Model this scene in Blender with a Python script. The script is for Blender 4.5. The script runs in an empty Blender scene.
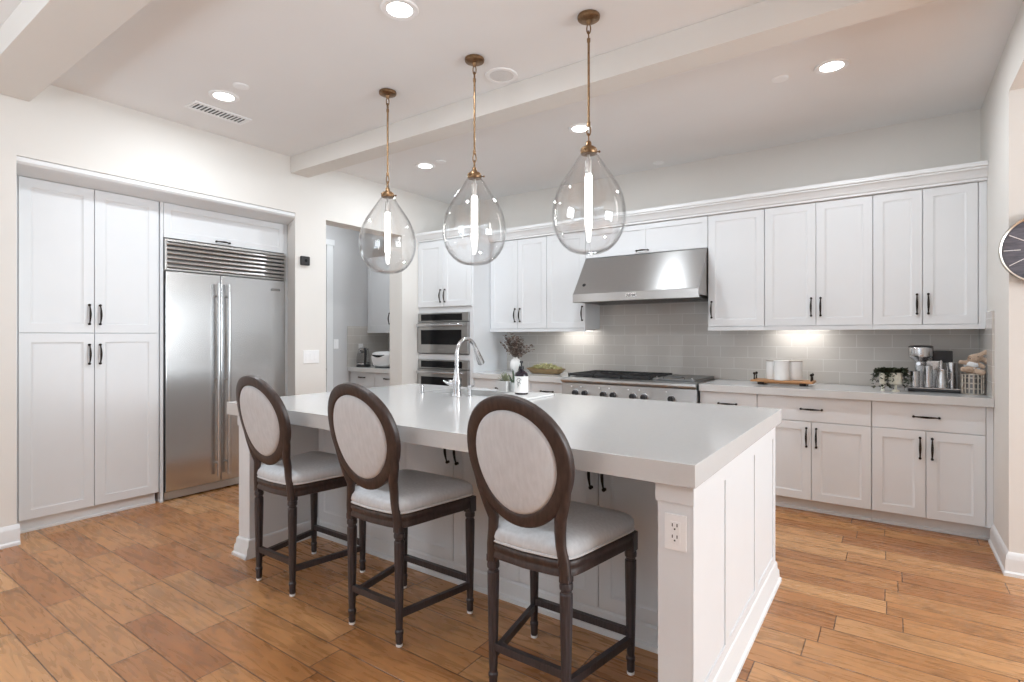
import bpy, bmesh, math, random
from mathutils import Vector, Matrix
random.seed(7)
PI = math.pi
SC = bpy.context.scene
COL = SC.collection

# ------------------------------------------------------------------ camera
cam = bpy.data.cameras.new('camera')
cam.sensor_width = 36.0
cam.lens = 540.53 / 1024 * 36.0
cam.shift_y = -4.31 / 1024
cam.clip_start = 0.02
cam_o = bpy.data.objects.new('camera', cam)
COL.objects.link(cam_o)
cam_o.location = (0, 0, 1.30)
cam_o.rotation_euler = (PI / 2, 0, math.radians(35.125))
SC.camera = cam_o

# ------------------------------------------------------------------ world, daylight, exposure
W = bpy.data.worlds.new('sky'); SC.world = W; W.use_nodes = True
wn = W.node_tree.nodes
wn['Background'].inputs[0].default_value = (0.88, 0.94, 1.0, 1)
wn['Background'].inputs[1].default_value = 1.0
SC.view_settings.view_transform = 'Standard'
SC.view_settings.look = 'None'
SC.view_settings.exposure = -0.32
SC.view_settings.gamma = 1.0
SC.view_settings.use_curve_mapping = False
SC.cycles.max_bounces = 10
SC.cycles.diffuse_bounces = 6
SC.cycles.glossy_bounces = 6
SC.cycles.transparent_max_bounces = 24
SC.cycles.sample_clamp_indirect = 6.0
SC.cycles.caustics_reflective = False
SC.cycles.caustics_refractive = False


def area(name, loc, direction, sx, sy, watts, col=(1, 1, 1), spread=PI, shape='RECTANGLE'):
    l = bpy.data.lights.new(name, 'AREA')
    l.shape = shape; l.size = sx; l.size_y = sy; l.energy = watts; l.color = col; l.spread = spread
    o = bpy.data.objects.new(name, l); COL.objects.link(o)
    o.location = loc
    o.rotation_euler = Vector(direction).to_track_quat('-Z', 'Y').to_euler()
    return o


# daylight standing in the windows of the open room to the right and behind the camera
area('window_daylight', (4.9, 2.55, 1.62), (-1, 0, 0.12), 2.7, 1.7, 330, (0.86, 0.94, 1.0))
area('window_daylight', (-2.4, -3.35, 1.35), (0.1, 1, 0.1), 2.8, 2.2, 20, (0.75, 0.87, 1.0))
# upward fill lamp added inside the rear glazing to bounce light off the ceiling
area('ceiling_bounce_fill', (-1.6, -3.35, 0.95), (0, 1, 2.4), 4.6, 1.5, 225, (0.80, 0.905, 1.0), math.radians(120))

# ------------------------------------------------------------------ materials
MAT = {}


def nodes_of(m):
    return m.node_tree.nodes, m.node_tree.links, m.node_tree.nodes['Principled BSDF']


def mat(name, col, rough=0.5, metal=0.0, noise=0.0, nscale=40.0, bump=0.0, bscale=200.0, stretch=(1, 1, 1), spec=0.5,
        coat=0.0, emit=None, estr=0.0, rnoise=0.0, aniso=0.0, tangent=None):
    m = bpy.data.materials.new(name); m.use_nodes = True
    N, L, b = nodes_of(m)
    b.inputs['Base Color'].default_value = (*col, 1)
    b.inputs['Roughness'].default_value = rough
    b.inputs['Metallic'].default_value = metal
    b.inputs['Specular IOR Level'].default_value = spec
    if aniso:
        b.inputs['Anisotropic'].default_value = aniso
        cv = N.new('ShaderNodeCombineXYZ')
        for i in range(3): cv.inputs[i].default_value = tangent[i]
        L.new(cv.outputs[0], b.inputs['Tangent'])
    if coat: b.inputs['Coat Weight'].default_value = coat
    tc = N.new('ShaderNodeTexCoord'); mp = N.new('ShaderNodeMapping')
    mp.inputs['Scale'].default_value = stretch
    L.new(tc.outputs['Object'], mp.inputs[0])
    nz = N.new('ShaderNodeTexNoise'); nz.inputs['Scale'].default_value = nscale; nz.inputs['Detail'].default_value = 5
    L.new(mp.outputs[0], nz.inputs['Vector'])
    if noise:
        rp = N.new('ShaderNodeValToRGB')
        rp.color_ramp.elements[0].position = 0.3; rp.color_ramp.elements[1].position = 0.7
        rp.color_ramp.elements[0].color = (*[c * (1 - noise) for c in col], 1)
        rp.color_ramp.elements[1].color = (*[min(1, c * (1 + noise)) for c in col], 1)
        L.new(nz.outputs['Fac'], rp.inputs[0]); L.new(rp.outputs[0], b.inputs['Base Color'])
    if rnoise:
        mr = N.new('ShaderNodeMapRange'); mr.inputs[3].default_value = max(0.02, rough - rnoise); mr.inputs[4].default_value = rough + rnoise
        L.new(nz.outputs['Fac'], mr.inputs[0]); L.new(mr.outputs[0], b.inputs['Roughness'])
    if bump:
        n2 = N.new('ShaderNodeTexNoise'); n2.inputs['Scale'].default_value = bscale; n2.inputs['Detail'].default_value = 3
        L.new(mp.outputs[0], n2.inputs['Vector'])
        bp = N.new('ShaderNodeBump'); bp.inputs['Strength'].default_value = bump; bp.inputs['Distance'].default_value = 0.002
        L.new(n2.outputs['Fac'], bp.inputs['Height']); L.new(bp.outputs[0], b.inputs['Normal'])
    if emit:
        b.inputs['Emission Color'].default_value = (*emit, 1); b.inputs['Emission Strength'].default_value = estr
    MAT[name] = m
    return m


wall_paint = mat('wall paint', (0.725, 0.705, 0.672), 0.85, noise=0.01, nscale=3, bump=0.05, bscale=350)
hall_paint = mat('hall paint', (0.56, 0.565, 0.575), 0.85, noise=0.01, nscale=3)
ceil_paint = mat('ceiling paint', (0.80, 0.80, 0.80), 0.9, noise=0.008, nscale=3, bump=0.04, bscale=300)
trim_paint = mat('trim paint', (0.745, 0.76, 0.77), 0.4, noise=0.006, nscale=8)
cab_paint = mat('cabinet paint', (0.725, 0.745, 0.765), 0.38, noise=0.008, nscale=6)
quartz = mat('white quartz', (0.60, 0.605, 0.605), 0.12, noise=0.012, nscale=60, spec=0.5, rnoise=0.02)
quartz_grey = mat('hall counter quartz', (0.66, 0.66, 0.65), 0.16, noise=0.02, nscale=60)
bronze = mat('dark bronze', (0.028, 0.022, 0.018), 0.38, 0.75, noise=0.15, nscale=80)
brass = mat('aged brass', (0.25, 0.155, 0.085), 0.36, 1.0, noise=0.22, nscale=60, rnoise=0.08)
nickel = mat('grey nickel', (0.50, 0.49, 0.48), 0.28, 1.0, noise=0.1, nscale=60)
chrome = mat('brushed nickel', (0.60, 0.60, 0.61), 0.20, 1.0, noise=0.03, nscale=50)
steel = mat('stainless steel', (0.56, 0.56, 0.56), 0.22, 1.0, noise=0.03, nscale=30, stretch=(60, 60, 1), aniso=0.75, tangent=(0, 1, 0))
steel_h = mat('stainless steel brushed along', (0.47, 0.465, 0.46), 0.30, 1.0, noise=0.04, nscale=20, stretch=(1, 40, 40), aniso=0.85, tangent=(0, 0, 1))
steel_dark = mat('dark steel', (0.22, 0.22, 0.22), 0.35, 1.0, noise=0.05, nscale=30)  # evenly darker steel than the other two
black_glass = mat('black oven glass', (0.010, 0.010, 0.011), 0.10, spec=0.2, noise=0.05, nscale=5)
black_plastic = mat('black plastic', (0.02, 0.02, 0.022), 0.4, noise=0.1, nscale=80)
cast_iron = mat('cast iron', (0.025, 0.025, 0.027), 0.55, 0.2, noise=0.2, nscale=120)
white_plastic = mat('white plastic', (0.86, 0.865, 0.87), 0.35, noise=0.006, nscale=20)
ceramic = mat('white ceramic', (0.80, 0.80, 0.79), 0.25, noise=0.01, nscale=20)
cream = mat('cream ceramic', (0.70, 0.68, 0.58), 0.5, noise=0.06, nscale=60)
dark_gap = mat('cabinet interior', (0.20, 0.20, 0.20), 0.8, noise=0.03, nscale=10)
stool_wood = mat('weathered dark wood', (0.046, 0.029, 0.025), 0.40, noise=0.35, nscale=14, stretch=(6, 6, 1), bump=0.25, bscale=60)
stool_leg_wood = mat('weathered grey brown wood', (0.040, 0.032, 0.034), 0.36, noise=0.4, nscale=18, stretch=(8, 8, 0.8), bump=0.25, bscale=60)
linen = mat('light linen', (0.60, 0.615, 0.635), 0.9, noise=0.06, nscale=16, stretch=(5, 5, 1), bump=0.35, bscale=700)
linen_pipe = mat('linen piping', (0.65, 0.65, 0.66), 0.9, noise=0.05, nscale=200)
tray_wood = mat('honey wood', (0.42, 0.21, 0.085), 0.45, noise=0.2, nscale=12, stretch=(1, 8, 8))
bowl_wood = mat('olive brown wood', (0.27, 0.18, 0.085), 0.5, noise=0.25, nscale=12, stretch=(1, 8, 8))
taupe = mat('taupe lid', (0.42, 0.38, 0.34), 0.5, noise=0.08, nscale=40)
leaf_dark = mat('dark trailing leaf', (0.040, 0.050, 0.026), 0.5, noise=0.4, nscale=50)
leaf_green = mat('aloe leaf', (0.045, 0.075, 0.04), 0.45, noise=0.25, nscale=40)
leaf_sage = mat('sage succulent leaf', (0.30, 0.32, 0.22), 0.5, noise=0.25, nscale=40)
blossom = mat('pale dried blossom', (0.62, 0.60, 0.36), 0.75, noise=0.35, nscale=60)
dried = mat('dried eucalyptus', (0.24, 0.18, 0.15), 0.7, noise=0.45, nscale=30)
stem_mat = mat('dry stem', (0.10, 0.07, 0.05), 0.7, noise=0.2, nscale=50)
soil = mat('potting soil', (0.05, 0.04, 0.03), 0.9, noise=0.3, nscale=100)
amber = mat('dark amber bottle', (0.018, 0.012, 0.02), 0.12, noise=0.1, nscale=20)
paper = mat('white label paper', (0.84, 0.84, 0.83), 0.6, noise=0.01, nscale=30)
ink = mat('ink', (0.04, 0.04, 0.045), 0.6, noise=0.05, nscale=30)
plush_tan = mat('tan plush', (0.50, 0.38, 0.29), 0.95, noise=0.15, nscale=120, bump=0.6, bscale=500)
plush_white = mat('white and blue knit', (0.72, 0.76, 0.80), 0.95, noise=0.08, nscale=120, bump=0.5, bscale=500)
slate = mat('slate dial', (0.14, 0.14, 0.17), 0.45, noise=0.25, nscale=22, stretch=(1, 1, 6))
silver = mat('satin silver', (0.62, 0.58, 0.52), 0.28, 1.0, noise=0.05, nscale=40)
white_paint = mat('white marks', (0.85, 0.85, 0.85), 0.5, noise=0.01, nscale=30)
bulb_mat = mat('lit bulb', (0.9, 0.9, 0.9), 0.3, emit=(1.0, 0.96, 0.91), estr=16.0, noise=0.01)
can_glow = mat('lit downlight', (0.9, 0.9, 0.9), 0.4, emit=(1.0, 0.975, 0.94), estr=14.0, noise=0.01)
strip_glow = mat('lit strip', (0.9, 0.9, 0.9), 0.4, emit=(1.0, 0.95, 0.88), estr=4.0, noise=0.01)


def thin_glass(name, tint=0.97, lo=0.055):
    m = bpy.data.materials.new(name); m.use_nodes = True
    N = m.node_tree.nodes; L = m.node_tree.links; N.clear()
    out = N.new('ShaderNodeOutputMaterial'); mix = N.new('ShaderNodeMixShader')
    tr = N.new('ShaderNodeBsdfTransparent'); gl = N.new('ShaderNodeBsdfGlossy')
    gl.inputs['Roughness'].default_value = 0.02
    gl.inputs['Color'].default_value = (1, 1, 1, 1)
    lw = N.new('ShaderNodeLayerWeight'); lw.inputs['Blend'].default_value = 0.5
    pw = N.new('ShaderNodeMath'); pw.operation = 'POWER'; pw.inputs[1].default_value = 4.5
    fr = N.new('ShaderNodeMath'); fr.operation = 'MULTIPLY_ADD'; fr.inputs[1].default_value = 0.75; fr.inputs[2].default_value = lo
    L.new(lw.outputs['Facing'], pw.inputs[0]); L.new(pw.outputs[0], fr.inputs[0])
    rp = N.new('ShaderNodeValToRGB')
    rp.color_ramp.elements[0].position = 0.55; rp.color_ramp.elements[0].color = (tint, tint, tint, 1)
    rp.color_ramp.elements[1].position = 1.0; rp.color_ramp.elements[1].color = (0.66, 0.665, 0.665, 1)
    nz = N.new('ShaderNodeTexNoise'); nz.inputs['Scale'].default_value = 9
    bp = N.new('ShaderNodeBump'); bp.inputs['Strength'].default_value = 0.06; bp.inputs['Distance'].default_value = 0.01
    L.new(nz.outputs['Fac'], bp.inputs['Height']); L.new(bp.outputs[0], gl.inputs['Normal'])
    L.new(lw.outputs['Facing'], rp.inputs[0]); L.new(rp.outputs[0], tr.inputs[0])
    L.new(fr.outputs[0], mix.inputs[0]); L.new(tr.outputs[0], mix.inputs[1]); L.new(gl.outputs[0], mix.inputs[2])
    L.new(mix.outputs[0], out.inputs[0])
    return m


pend_glass = thin_glass('clear pendant glass')
kettle_glass = thin_glass('kettle glass', 0.86)
pane_glass = thin_glass('window glass', 0.97)


def floor_material():
    m = bpy.data.materials.new('hand scraped plank floor'); m.use_nodes = True
    N, L, b = nodes_of(m)

    def math_(op, a, bb=None, c=None):
        n = N.new('ShaderNodeMath'); n.operation = op
        for i, v in enumerate((a, bb, c)):
            if v is None: continue
            if isinstance(v, (int, float)): n.inputs[i].default_value = v
            else: L.new(v, n.inputs[i])
        return n.outputs[0]
    geo = N.new('ShaderNodeNewGeometry'); sep = N.new('ShaderNodeSeparateXYZ'); L.new(geo.outputs['Position'], sep.inputs[0])
    X, Y = sep.outputs[0], sep.outputs[1]
    yr = math_('DIVIDE', math_('SUBTRACT', Y, 0.08), 0.15)
    row = math_('FLOOR', yr); fy = math_('FRACT', yr)
    wr = N.new('ShaderNodeTexWhiteNoise'); wr.noise_dimensions = '1D'; L.new(row, wr.inputs['W'])
    r1 = wr.outputs['Value']
    wr2 = N.new('ShaderNodeTexWhiteNoise'); wr2.noise_dimensions = '1D'; L.new(math_('ADD', row, 57.3), wr2.inputs['W'])
    length = math_('ADD', 0.62, math_('MULTIPLY', wr2.outputs['Value'], 0.5))
    xr = math_('DIVIDE', math_('ADD', X, math_('MULTIPLY', r1, 9.0)), length)
    cell = math_('FLOOR', xr); fx = math_('FRACT', xr)
    cv = N.new('ShaderNodeCombineXYZ'); L.new(cell, cv.inputs[0]); L.new(row, cv.inputs[1])
    wc = N.new('ShaderNodeTexWhiteNoise'); wc.noise_dimensions = '2D'; L.new(cv.outputs[0], wc.inputs['Vector'])
    # plank tone
    rp = N.new('ShaderNodeValToRGB'); cr = rp.color_ramp
    cr.elements[0].position = 0.0; cr.elements[0].color = (0.35, 0.142, 0.048, 1)
    cr.elements[1].position = 1.0; cr.elements[1].color = (0.55, 0.29, 0.125, 1)
    e = cr.elements.new(0.35); e.color = (0.435, 0.198, 0.072, 1)
    e = cr.elements.new(0.7); e.color = (0.495, 0.245, 0.098, 1)
    L.new(wc.outputs['Value'], rp.inputs[0])
    # grain
    cg = N.new('ShaderNodeCombineXYZ')
    L.new(math_('ADD', math_('MULTIPLY', X, 1.6), math_('MULTIPLY', wc.outputs['Value'], 37.0)), cg.inputs[0])
    L.new(math_('MULTIPLY', Y, 12.0), cg.inputs[1])
    g1 = N.new('ShaderNodeTexNoise'); g1.inputs['Scale'].default_value = 2.2; g1.inputs['Detail'].default_value = 7; g1.inputs['Distortion'].default_value = 1.4
    L.new(cg.outputs[0], g1.inputs['Vector'])
    gr = N.new('ShaderNodeMapRange'); gr.inputs[1].default_value = 0.25; gr.inputs[2].default_value = 0.75; gr.inputs[3].default_value = 0.72; gr.inputs[4].default_value = 1.2
    L.new(g1.outputs['Fac'], gr.inputs[0])
    # knots and burl clouds
    ck = N.new('ShaderNodeCombineXYZ')
    L.new(math_('ADD', math_('MULTIPLY', X, 3.0), math_('MULTIPLY', wc.outputs['Value'], 91.0)), ck.inputs[0]); L.new(math_('MULTIPLY', Y, 7.0), ck.inputs[1])
    kn = N.new('ShaderNodeTexNoise'); kn.inputs['Scale'].default_value = 1.1; kn.inputs['Detail'].default_value = 4; kn.inputs['Distortion'].default_value = 2.0
    L.new(ck.outputs[0], kn.inputs['Vector'])
    kr = N.new('ShaderNodeMapRange'); kr.inputs[1].default_value = 0.57; kr.inputs[2].default_value = 0.74; kr.inputs[3].default_value = 1.0; kr.inputs[4].default_value = 0.57
    L.new(kn.outputs['Fac'], kr.inputs[0])
    fac = math_('MULTIPLY', gr.outputs[0], kr.outputs[0])
    mul = N.new('ShaderNodeMixRGB'); mul.blend_type = 'MULTIPLY'; mul.inputs[0].default_value = 1
    L.new(rp.outputs[0], mul.inputs[1])
    cc = N.new('ShaderNodeCombineXYZ'); [L.new(fac, cc.inputs[i]) for i in range(3)]
    L.new(cc.outputs[0], mul.inputs[2])
    # seams
    dy = math_('MULTIPLY', math_('MINIMUM', fy, math_('SUBTRACT', 1.0, fy)), 0.15)
    dx = math_('MULTIPLY', math_('MINIMUM', fx, math_('SUBTRACT', 1.0, fx)), length)
    d = math_('MINIMUM', dy, dx)
    sm = N.new('ShaderNodeMapRange'); sm.inputs[1].default_value = 0.0009; sm.inputs[2].default_value = 0.0034
    L.new(d, sm.inputs[0])
    mx = N.new('ShaderNodeMixRGB'); L.new(sm.outputs[0], mx.inputs[0]); mx.inputs[1].default_value = (0.075, 0.034, 0.016, 1)
    L.new(mul.outputs[0], mx.inputs[2]); L.new(mx.outputs[0], b.inputs['Base Color'])
    rr = N.new('ShaderNodeMapRange'); rr.inputs[3].default_value = 0.20; rr.inputs[4].default_value = 0.36
    L.new(g1.outputs['Fac'], rr.inputs[0]); L.new(rr.outputs[0], b.inputs['Roughness'])
    bp = N.new('ShaderNodeBump'); bp.inputs['Strength'].default_value = 0.35; bp.inputs['Distance'].default_value = 0.003
    hs = math_('ADD', math_('MULTIPLY', sm.outputs[0], 1.0), math_('MULTIPLY', g1.outputs['Fac'], 0.35))
    L.new(hs, bp.inputs['Height']); L.new(bp.outputs[0], b.inputs['Normal'])
    return m


def tile_material(axis='x', c1=(0.56, 0.535, 0.505), c2=(0.59, 0.567, 0.537)):
    m = bpy.data.materials.new('grey glazed subway tile'); m.use_nodes = True
    N, L, b = nodes_of(m)
    geo = N.new('ShaderNodeNewGeometry'); sep = N.new('ShaderNodeSeparateXYZ'); L.new(geo.outputs['Position'], sep.inputs[0])
    add = N.new('ShaderNodeMath'); add.operation = 'SUBTRACT'; add.inputs[1].default_value = 0.914
    L.new(sep.outputs[2], add.inputs[0])
    cb = N.new('ShaderNodeCombineXYZ'); L.new(sep.outputs[0 if axis == 'x' else 1], cb.inputs[0]); L.new(add.outputs[0], cb.inputs[1])
    br = N.new('ShaderNodeTexBrick')
    br.inputs['Scale'].default_value = 1.0; br.inputs['Brick Width'].default_value = 0.232; br.inputs['Row Height'].default_value = 0.1005
    br.inputs['Mortar Size'].default_value = 0.0022; br.inputs['Mortar Smooth'].default_value = 0.3
    br.inputs['Color1'].default_value = (*c1, 1); br.inputs['Color2'].default_value = (*c2, 1); br.inputs['Mortar'].default_value = (0.72, 0.71, 0.69, 1)
    br.offset = 0.5
    L.new(cb.outputs[0], br.inputs['Vector']); L.new(br.outputs['Color'], b.inputs['Base Color'])
    b.inputs['Roughness'].default_value = 0.16
    nz = N.new('ShaderNodeTexNoise'); nz.inputs['Scale'].default_value = 9; L.new(geo.outputs['Position'], nz.inputs['Vector'])
    ma = N.new('ShaderNodeMath'); ma.operation = 'MULTIPLY_ADD'; ma.inputs[1].default_value = -0.6
    L.new(br.outputs['Fac'], ma.inputs[0]); L.new(nz.outputs['Fac'], ma.inputs[2])
    bp = N.new('ShaderNodeBump'); bp.inputs['Strength'].default_value = 0.25; bp.inputs['Distance'].default_value = 0.004
    L.new(ma.outputs[0], bp.inputs['Height']); L.new(bp.outputs[0], b.inputs['Normal'])
    return m


plank_floor = floor_material()
tile_x = tile_material('x'); tile_y = tile_material('y')


# ------------------------------------------------------------------ mesh builder
class MB:
    def __init__(self): self.bm = bmesh.new()

    def loft(self, loops, cap0=True, cap1=True, closed=True):
        rows = [[self.bm.verts.new(p) for p in lp] for lp in loops]
        n = len(rows[0])
        for a, b in zip(rows[:-1], rows[1:]):
            for i in range(n if closed else n - 1):
                j = (i + 1) % n
                self.bm.faces.new((a[i], a[j], b[j], b[i]))
        if cap0: self.bm.faces.new(rows[0][::-1])
        if cap1: self.bm.faces.new(rows[-1])
        return self

    def box(self, x0, x1, y0, y1, z0, z1, bev=0.0):
        r = bmesh.ops.create_cube(self.bm, size=1)
        vs = r['verts']
        for v in vs:
            v.co = Vector(((x0 + x1) / 2 + v.co.x * (x1 - x0), (y0 + y1) / 2 + v.co.y * (y1 - y0), (z0 + z1) / 2 + v.co.z * (z1 - z0)))
        if bev:
            es = list({e for v in vs for e in v.link_edges})
            bmesh.ops.bevel(self.bm, geom=es, offset=bev, segments=2, profile=0.6, affect='EDGES')
        return self

    def lathe(self, prof, c=(0, 0, 0), n=24, axis='z', cap0=True, cap1=True):
        loops = []
        for r, h in prof:
            r = max(r, 1e-4); lp = []
            for i in range(n):
                a = 2 * PI * i / n
                u, v = r * math.cos(a), r * math.sin(a)
                p = (u, v, h) if axis == 'z' else ((v, h, u) if axis == 'y' else (h, u, v))
                lp.append((c[0] + p[0], c[1] + p[1], c[2] + p[2]))
            loops.append(lp)
        return self.loft(loops, cap0, cap1)

    def tube(self, path, radii, n=10, flat=1.0, up=None):
        P = [Vector(p) for p in path]
        if isinstance(radii, (int, float)): radii = [radii] * len(P)
        T = [(P[min(i + 1, len(P) - 1)] - P[max(i - 1, 0)]).normalized() for i in range(len(P))]
        u = Vector(up) if up else (Vector((0, 0, 1)) if abs(T[0].z) < 0.9 else Vector((1, 0, 0)))
        loops = []
        for p, t, r in zip(P, T, radii):
            u = (u - t * u.dot(t)).normalized(); w = t.cross(u)
            loops.append([p + u * (r * math.cos(2 * PI * i / n)) + w * (r * flat * math.sin(2 * PI * i / n)) for i in range(n)])
        return self.loft(loops)

    def bar(self, a, b, w, h, up=(0, 0, 1)):
        a, b = Vector(a), Vector(b); t = (b - a).normalized(); u = Vector(up); u = (u - t * u.dot(t)).normalized(); s = t.cross(u)
        lp = lambda p: [p + s * w / 2 + u * h / 2, p - s * w / 2 + u * h / 2, p - s * w / 2 - u * h / 2, p + s * w / 2 - u * h / 2]
        return self.loft([lp(a), lp(b)])

    def sphere(self, c, r, sx=1, sy=1, sz=1, u=16, v=10, rot=None):
        q = bmesh.ops.create_uvsphere(self.bm, u_segments=u, v_segments=v, radius=1)
        for w in q['verts']:
            p = Vector((w.co.x * r * sx, w.co.y * r * sy, w.co.z * r * sz))
            if rot is not None: p = rot @ p
            w.co = Vector(c) + p
        return self

    def prism(self, pts, h0, h1, plane='xz'):
        """extrude a 2D outline; plane names the outline's axes"""
        f = {'xz': lambda p, h: (p[0], h, p[1]), 'yz': lambda p, h: (h, p[0], p[1]), 'xy': lambda p, h: (p[0], p[1], h)}[plane]
        return self.loft([[f(p, h0) for p in pts], [f(p, h1) for p in pts]])

    def leaf(self, base, direction, length, width, bend=0.2):
        d = Vector(direction).normalized(); s = d.cross(Vector((0.13, 0.31, 1))).normalized(); n = s.cross(d)
        b = Vector(base)
        pts = [(0, 0.12), (0.35, 1), (0.7, 0.8), (1, 0.05)]
        L = []; R = []; M = []
        for t, w in pts:
            c = b + d * (length * t) - n * (bend * length * t * t)
            L.append(self.bm.verts.new(c + s * width * w / 2 + n * width * 0.12)); R.append(self.bm.verts.new(c - s * width * w / 2 + n * width * 0.12)); M.append(self.bm.verts.new(c))
        for i in range(3):
            self.bm.faces.new((L[i], M[i], M[i + 1], L[i + 1])); self.bm.faces.new((M[i], R[i], R[i + 1], M[i + 1]))
        return self

    def mesh(self, name, material, smooth=40):
        bmesh.ops.recalc_face_normals(self.bm, faces=self.bm.faces)
        me = bpy.data.meshes.new(name); self.bm.to_mesh(me); self.bm.free()
        me.materials.append(material)
        if smooth:
            me.polygons.foreach_set('use_smooth', [True] * len(me.polygons))
            me.set_sharp_from_angle(angle=math.radians(smooth))
        return me

    def build(self, name, material, parent=None, smooth=40):
        o = bpy.data.objects.new(name, self.mesh(name, material, smooth)); COL.objects.link(o)
        if parent is not None: o.parent = parent
        if smooth:
            wm = o.modifiers.new('weighted normals', 'WEIGHTED_NORMAL'); wm.keep_sharp = True; wm.weight = 90
        return o


def tag(o, label, cat, group=None, kind=None):
    if label: o['label'] = label
    if cat: o['category'] = cat
    if group: o['group'] = group
    if kind: o['kind'] = kind
    return o


def thing(name, label, cat, loc=(0, 0, 0), rz=0.0, group=None):
    o = bpy.data.objects.new(name, None); COL.objects.link(o); o.empty_display_size = 0.05
    o.location = loc; o.rotation_euler = (0, 0, rz)
    return tag(o, label, cat, group)


def solo(name, mb, material, label, cat, loc=(0, 0, 0), rz=0.0, group=None, kind=None):
    """a thing that is one mesh, its origin at its base"""
    o = mb.build(name, material); o.location = loc; o.rotation_euler = (0, 0, rz)
    return tag(o, label, cat, group, kind)


def put(name, me, parent, loc=(0, 0, 0), rot=(0, 0, 0)):
    o = bpy.data.objects.new(name, me); COL.objects.link(o); o.parent = parent; o.location = loc; o.rotation_euler = rot
    return o


def struct(name, mb, material, smooth=40):
    o = mb.build(name, material, None, smooth); o['kind'] = 'structure'
    return o


def copy_tree(o, parent=None):
    c = o.copy(); COL.objects.link(c)
    if parent is not None: c.parent = parent
    for ch in list(o.children): copy_tree(ch, c)
    return c


# ------------------------------------------------------------------ room shell
XL, XR, YB, ZC = -4.48, 0.52, 5.12, 2.94
YR = -3.6
struct('floor', MB().box(-6.2, 5.3, YR - 0.1, YB + 0.15, -0.06, 0), plank_floor)
struct('ceiling', MB().box(-6.2, 5.3, YR - 0.1, YB + 0.15, ZC, ZC + 0.08), ceil_paint)
struct('trim_1', MB().box(XL, XR, 2.863, 3.05, 2.79, ZC, 0.006), wall_paint)      # dropped beam toward the kitchen
struct('trim_2', MB().box(XL, XR, 0.78, 1.045, 2.79, ZC, 0.006), wall_paint)      # dropped beam toward the camera
struct('wall_back', MB().box(-6.0, 0.86, YB, YB + 0.12, 0, ZC), wall_paint)
NI0, NI1, NIZ = 0.982, 2.912, 2.436      # recess that holds pantry and refrigerator
OP0, OP1, OPZ = 3.241, 4.232, 2.429      # opening to the hall
w = MB()
w.box(XL - 0.2, XL, YR, NI0, 0, ZC)
w.box(XL - 0.2, XL, NI0, NI1, NIZ, ZC)
w.prism([(XL, NI1), (XL, OP0), (XL - 0.2, OP0), (XL - 0.2, NI1 + 0.05)], 0, ZC, 'xy')
w.box(XL - 0.2, XL, OP0, OP1, OPZ, ZC)
w.box(XL - 0.2, XL, OP1, YB, 0, ZC)
w.box(-5.48, -5.40, NI0 - 0.12, NI1 + 0.19, 0, ZC)
w.box(-5.48, XL - 0.2, NI0 - 0.12, NI0, 0, ZC)
w.box(-5.48, XL - 0.2, NI1 + 0.07, NI1 + 0.19, 0, ZC)
struct('wall_left', w, wall_paint)
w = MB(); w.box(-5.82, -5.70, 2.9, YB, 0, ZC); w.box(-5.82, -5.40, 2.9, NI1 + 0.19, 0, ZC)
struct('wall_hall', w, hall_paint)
w = MB(); w.box(XR, 0.80, 3.97, YB, 0, ZC); w.box(XR, 0.80, YR, 3.97, 2.64, ZC)
struct('wall_right', w, wall_paint)
# open room beyond the right opening and behind the camera, with its windows
w = MB()
for a, b in ((YR, 1.2), (3.95, YB)): w.box(5.1, 5.22, a, b, 0, ZC)
w.box(5.1, 5.22, 1.2, 3.95, 0, 0.75); w.box(5.1, 5.22, 1.2, 3.95, 2.5, ZC)
struct('wall_far_right', w, wall_paint)
w = MB(); w.box(0.80, 5.22, YB - 0.4, YB - 0.28, 0, ZC)
struct('wall_right_room', w, wall_paint)
w = MB()
w.box(-4.68, -3.95, YR - 0.12, YR, 0, ZC); w.box(0.75, 5.22, YR - 0.12, YR, 0, ZC)
w.box(-3.95, 0.75, YR - 0.12, YR, 2.45, ZC); w.box(-3.95, 0.75, YR - 0.12, YR, 0, 0.2)
struct('wall_rear', w, wall_paint)


def window_frame(name, along, c, a0, a1, z0, z1, n):
    mb = MB()
    def bx(p0, p1, q0, q1):
        if along == 'y': mb.box(c - 0.03, c + 0.03, p0, p1, q0, q1, 0.004)
        else: mb.box(p0, p1, c - 0.03, c + 0.03, q0, q1, 0.004)
    bx(a0, a1, z0, z0 + 0.06); bx(a0, a1, z1 - 0.06, z1)
    for i in range(n + 1):
        x = a0 + (a1 - a0 - 0.06) * i / n
        bx(x, x + 0.06, z0 + 0.06, z1 - 0.06)
    o = struct(name, mb, trim_paint)
    g = MB()
    if along == 'y': g.box(c - 0.004, c + 0.004, a0 + 0.03, a1 - 0.03, z0 + 0.03, z1 - 0.03)
    else: g.box(a0 + 0.03, a1 - 0.03, c - 0.004, c + 0.004, z0 + 0.03, z1 - 0.03)
    g.build('pane', pane_glass, o)
    return o


window_frame('window_1', 'y', 5.16, 1.2, 3.95, 0.75, 2.5, 3)
window_frame('window_2', 'x', YR - 0.06, -3.95, 0.75, 0.2, 2.45, 4)


def base_profile(out):
    """baseboard section: (offset from wall, height)"""
    return [(0, 0), (out + 0.008, 0), (out + 0.008, 0.018), (out, 0.026), (out, 0.088), (out - 0.004, 0.096), (out - 0.004, 0.108), (out - 0.010, 0.122), (0, 0.128)]


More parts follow.
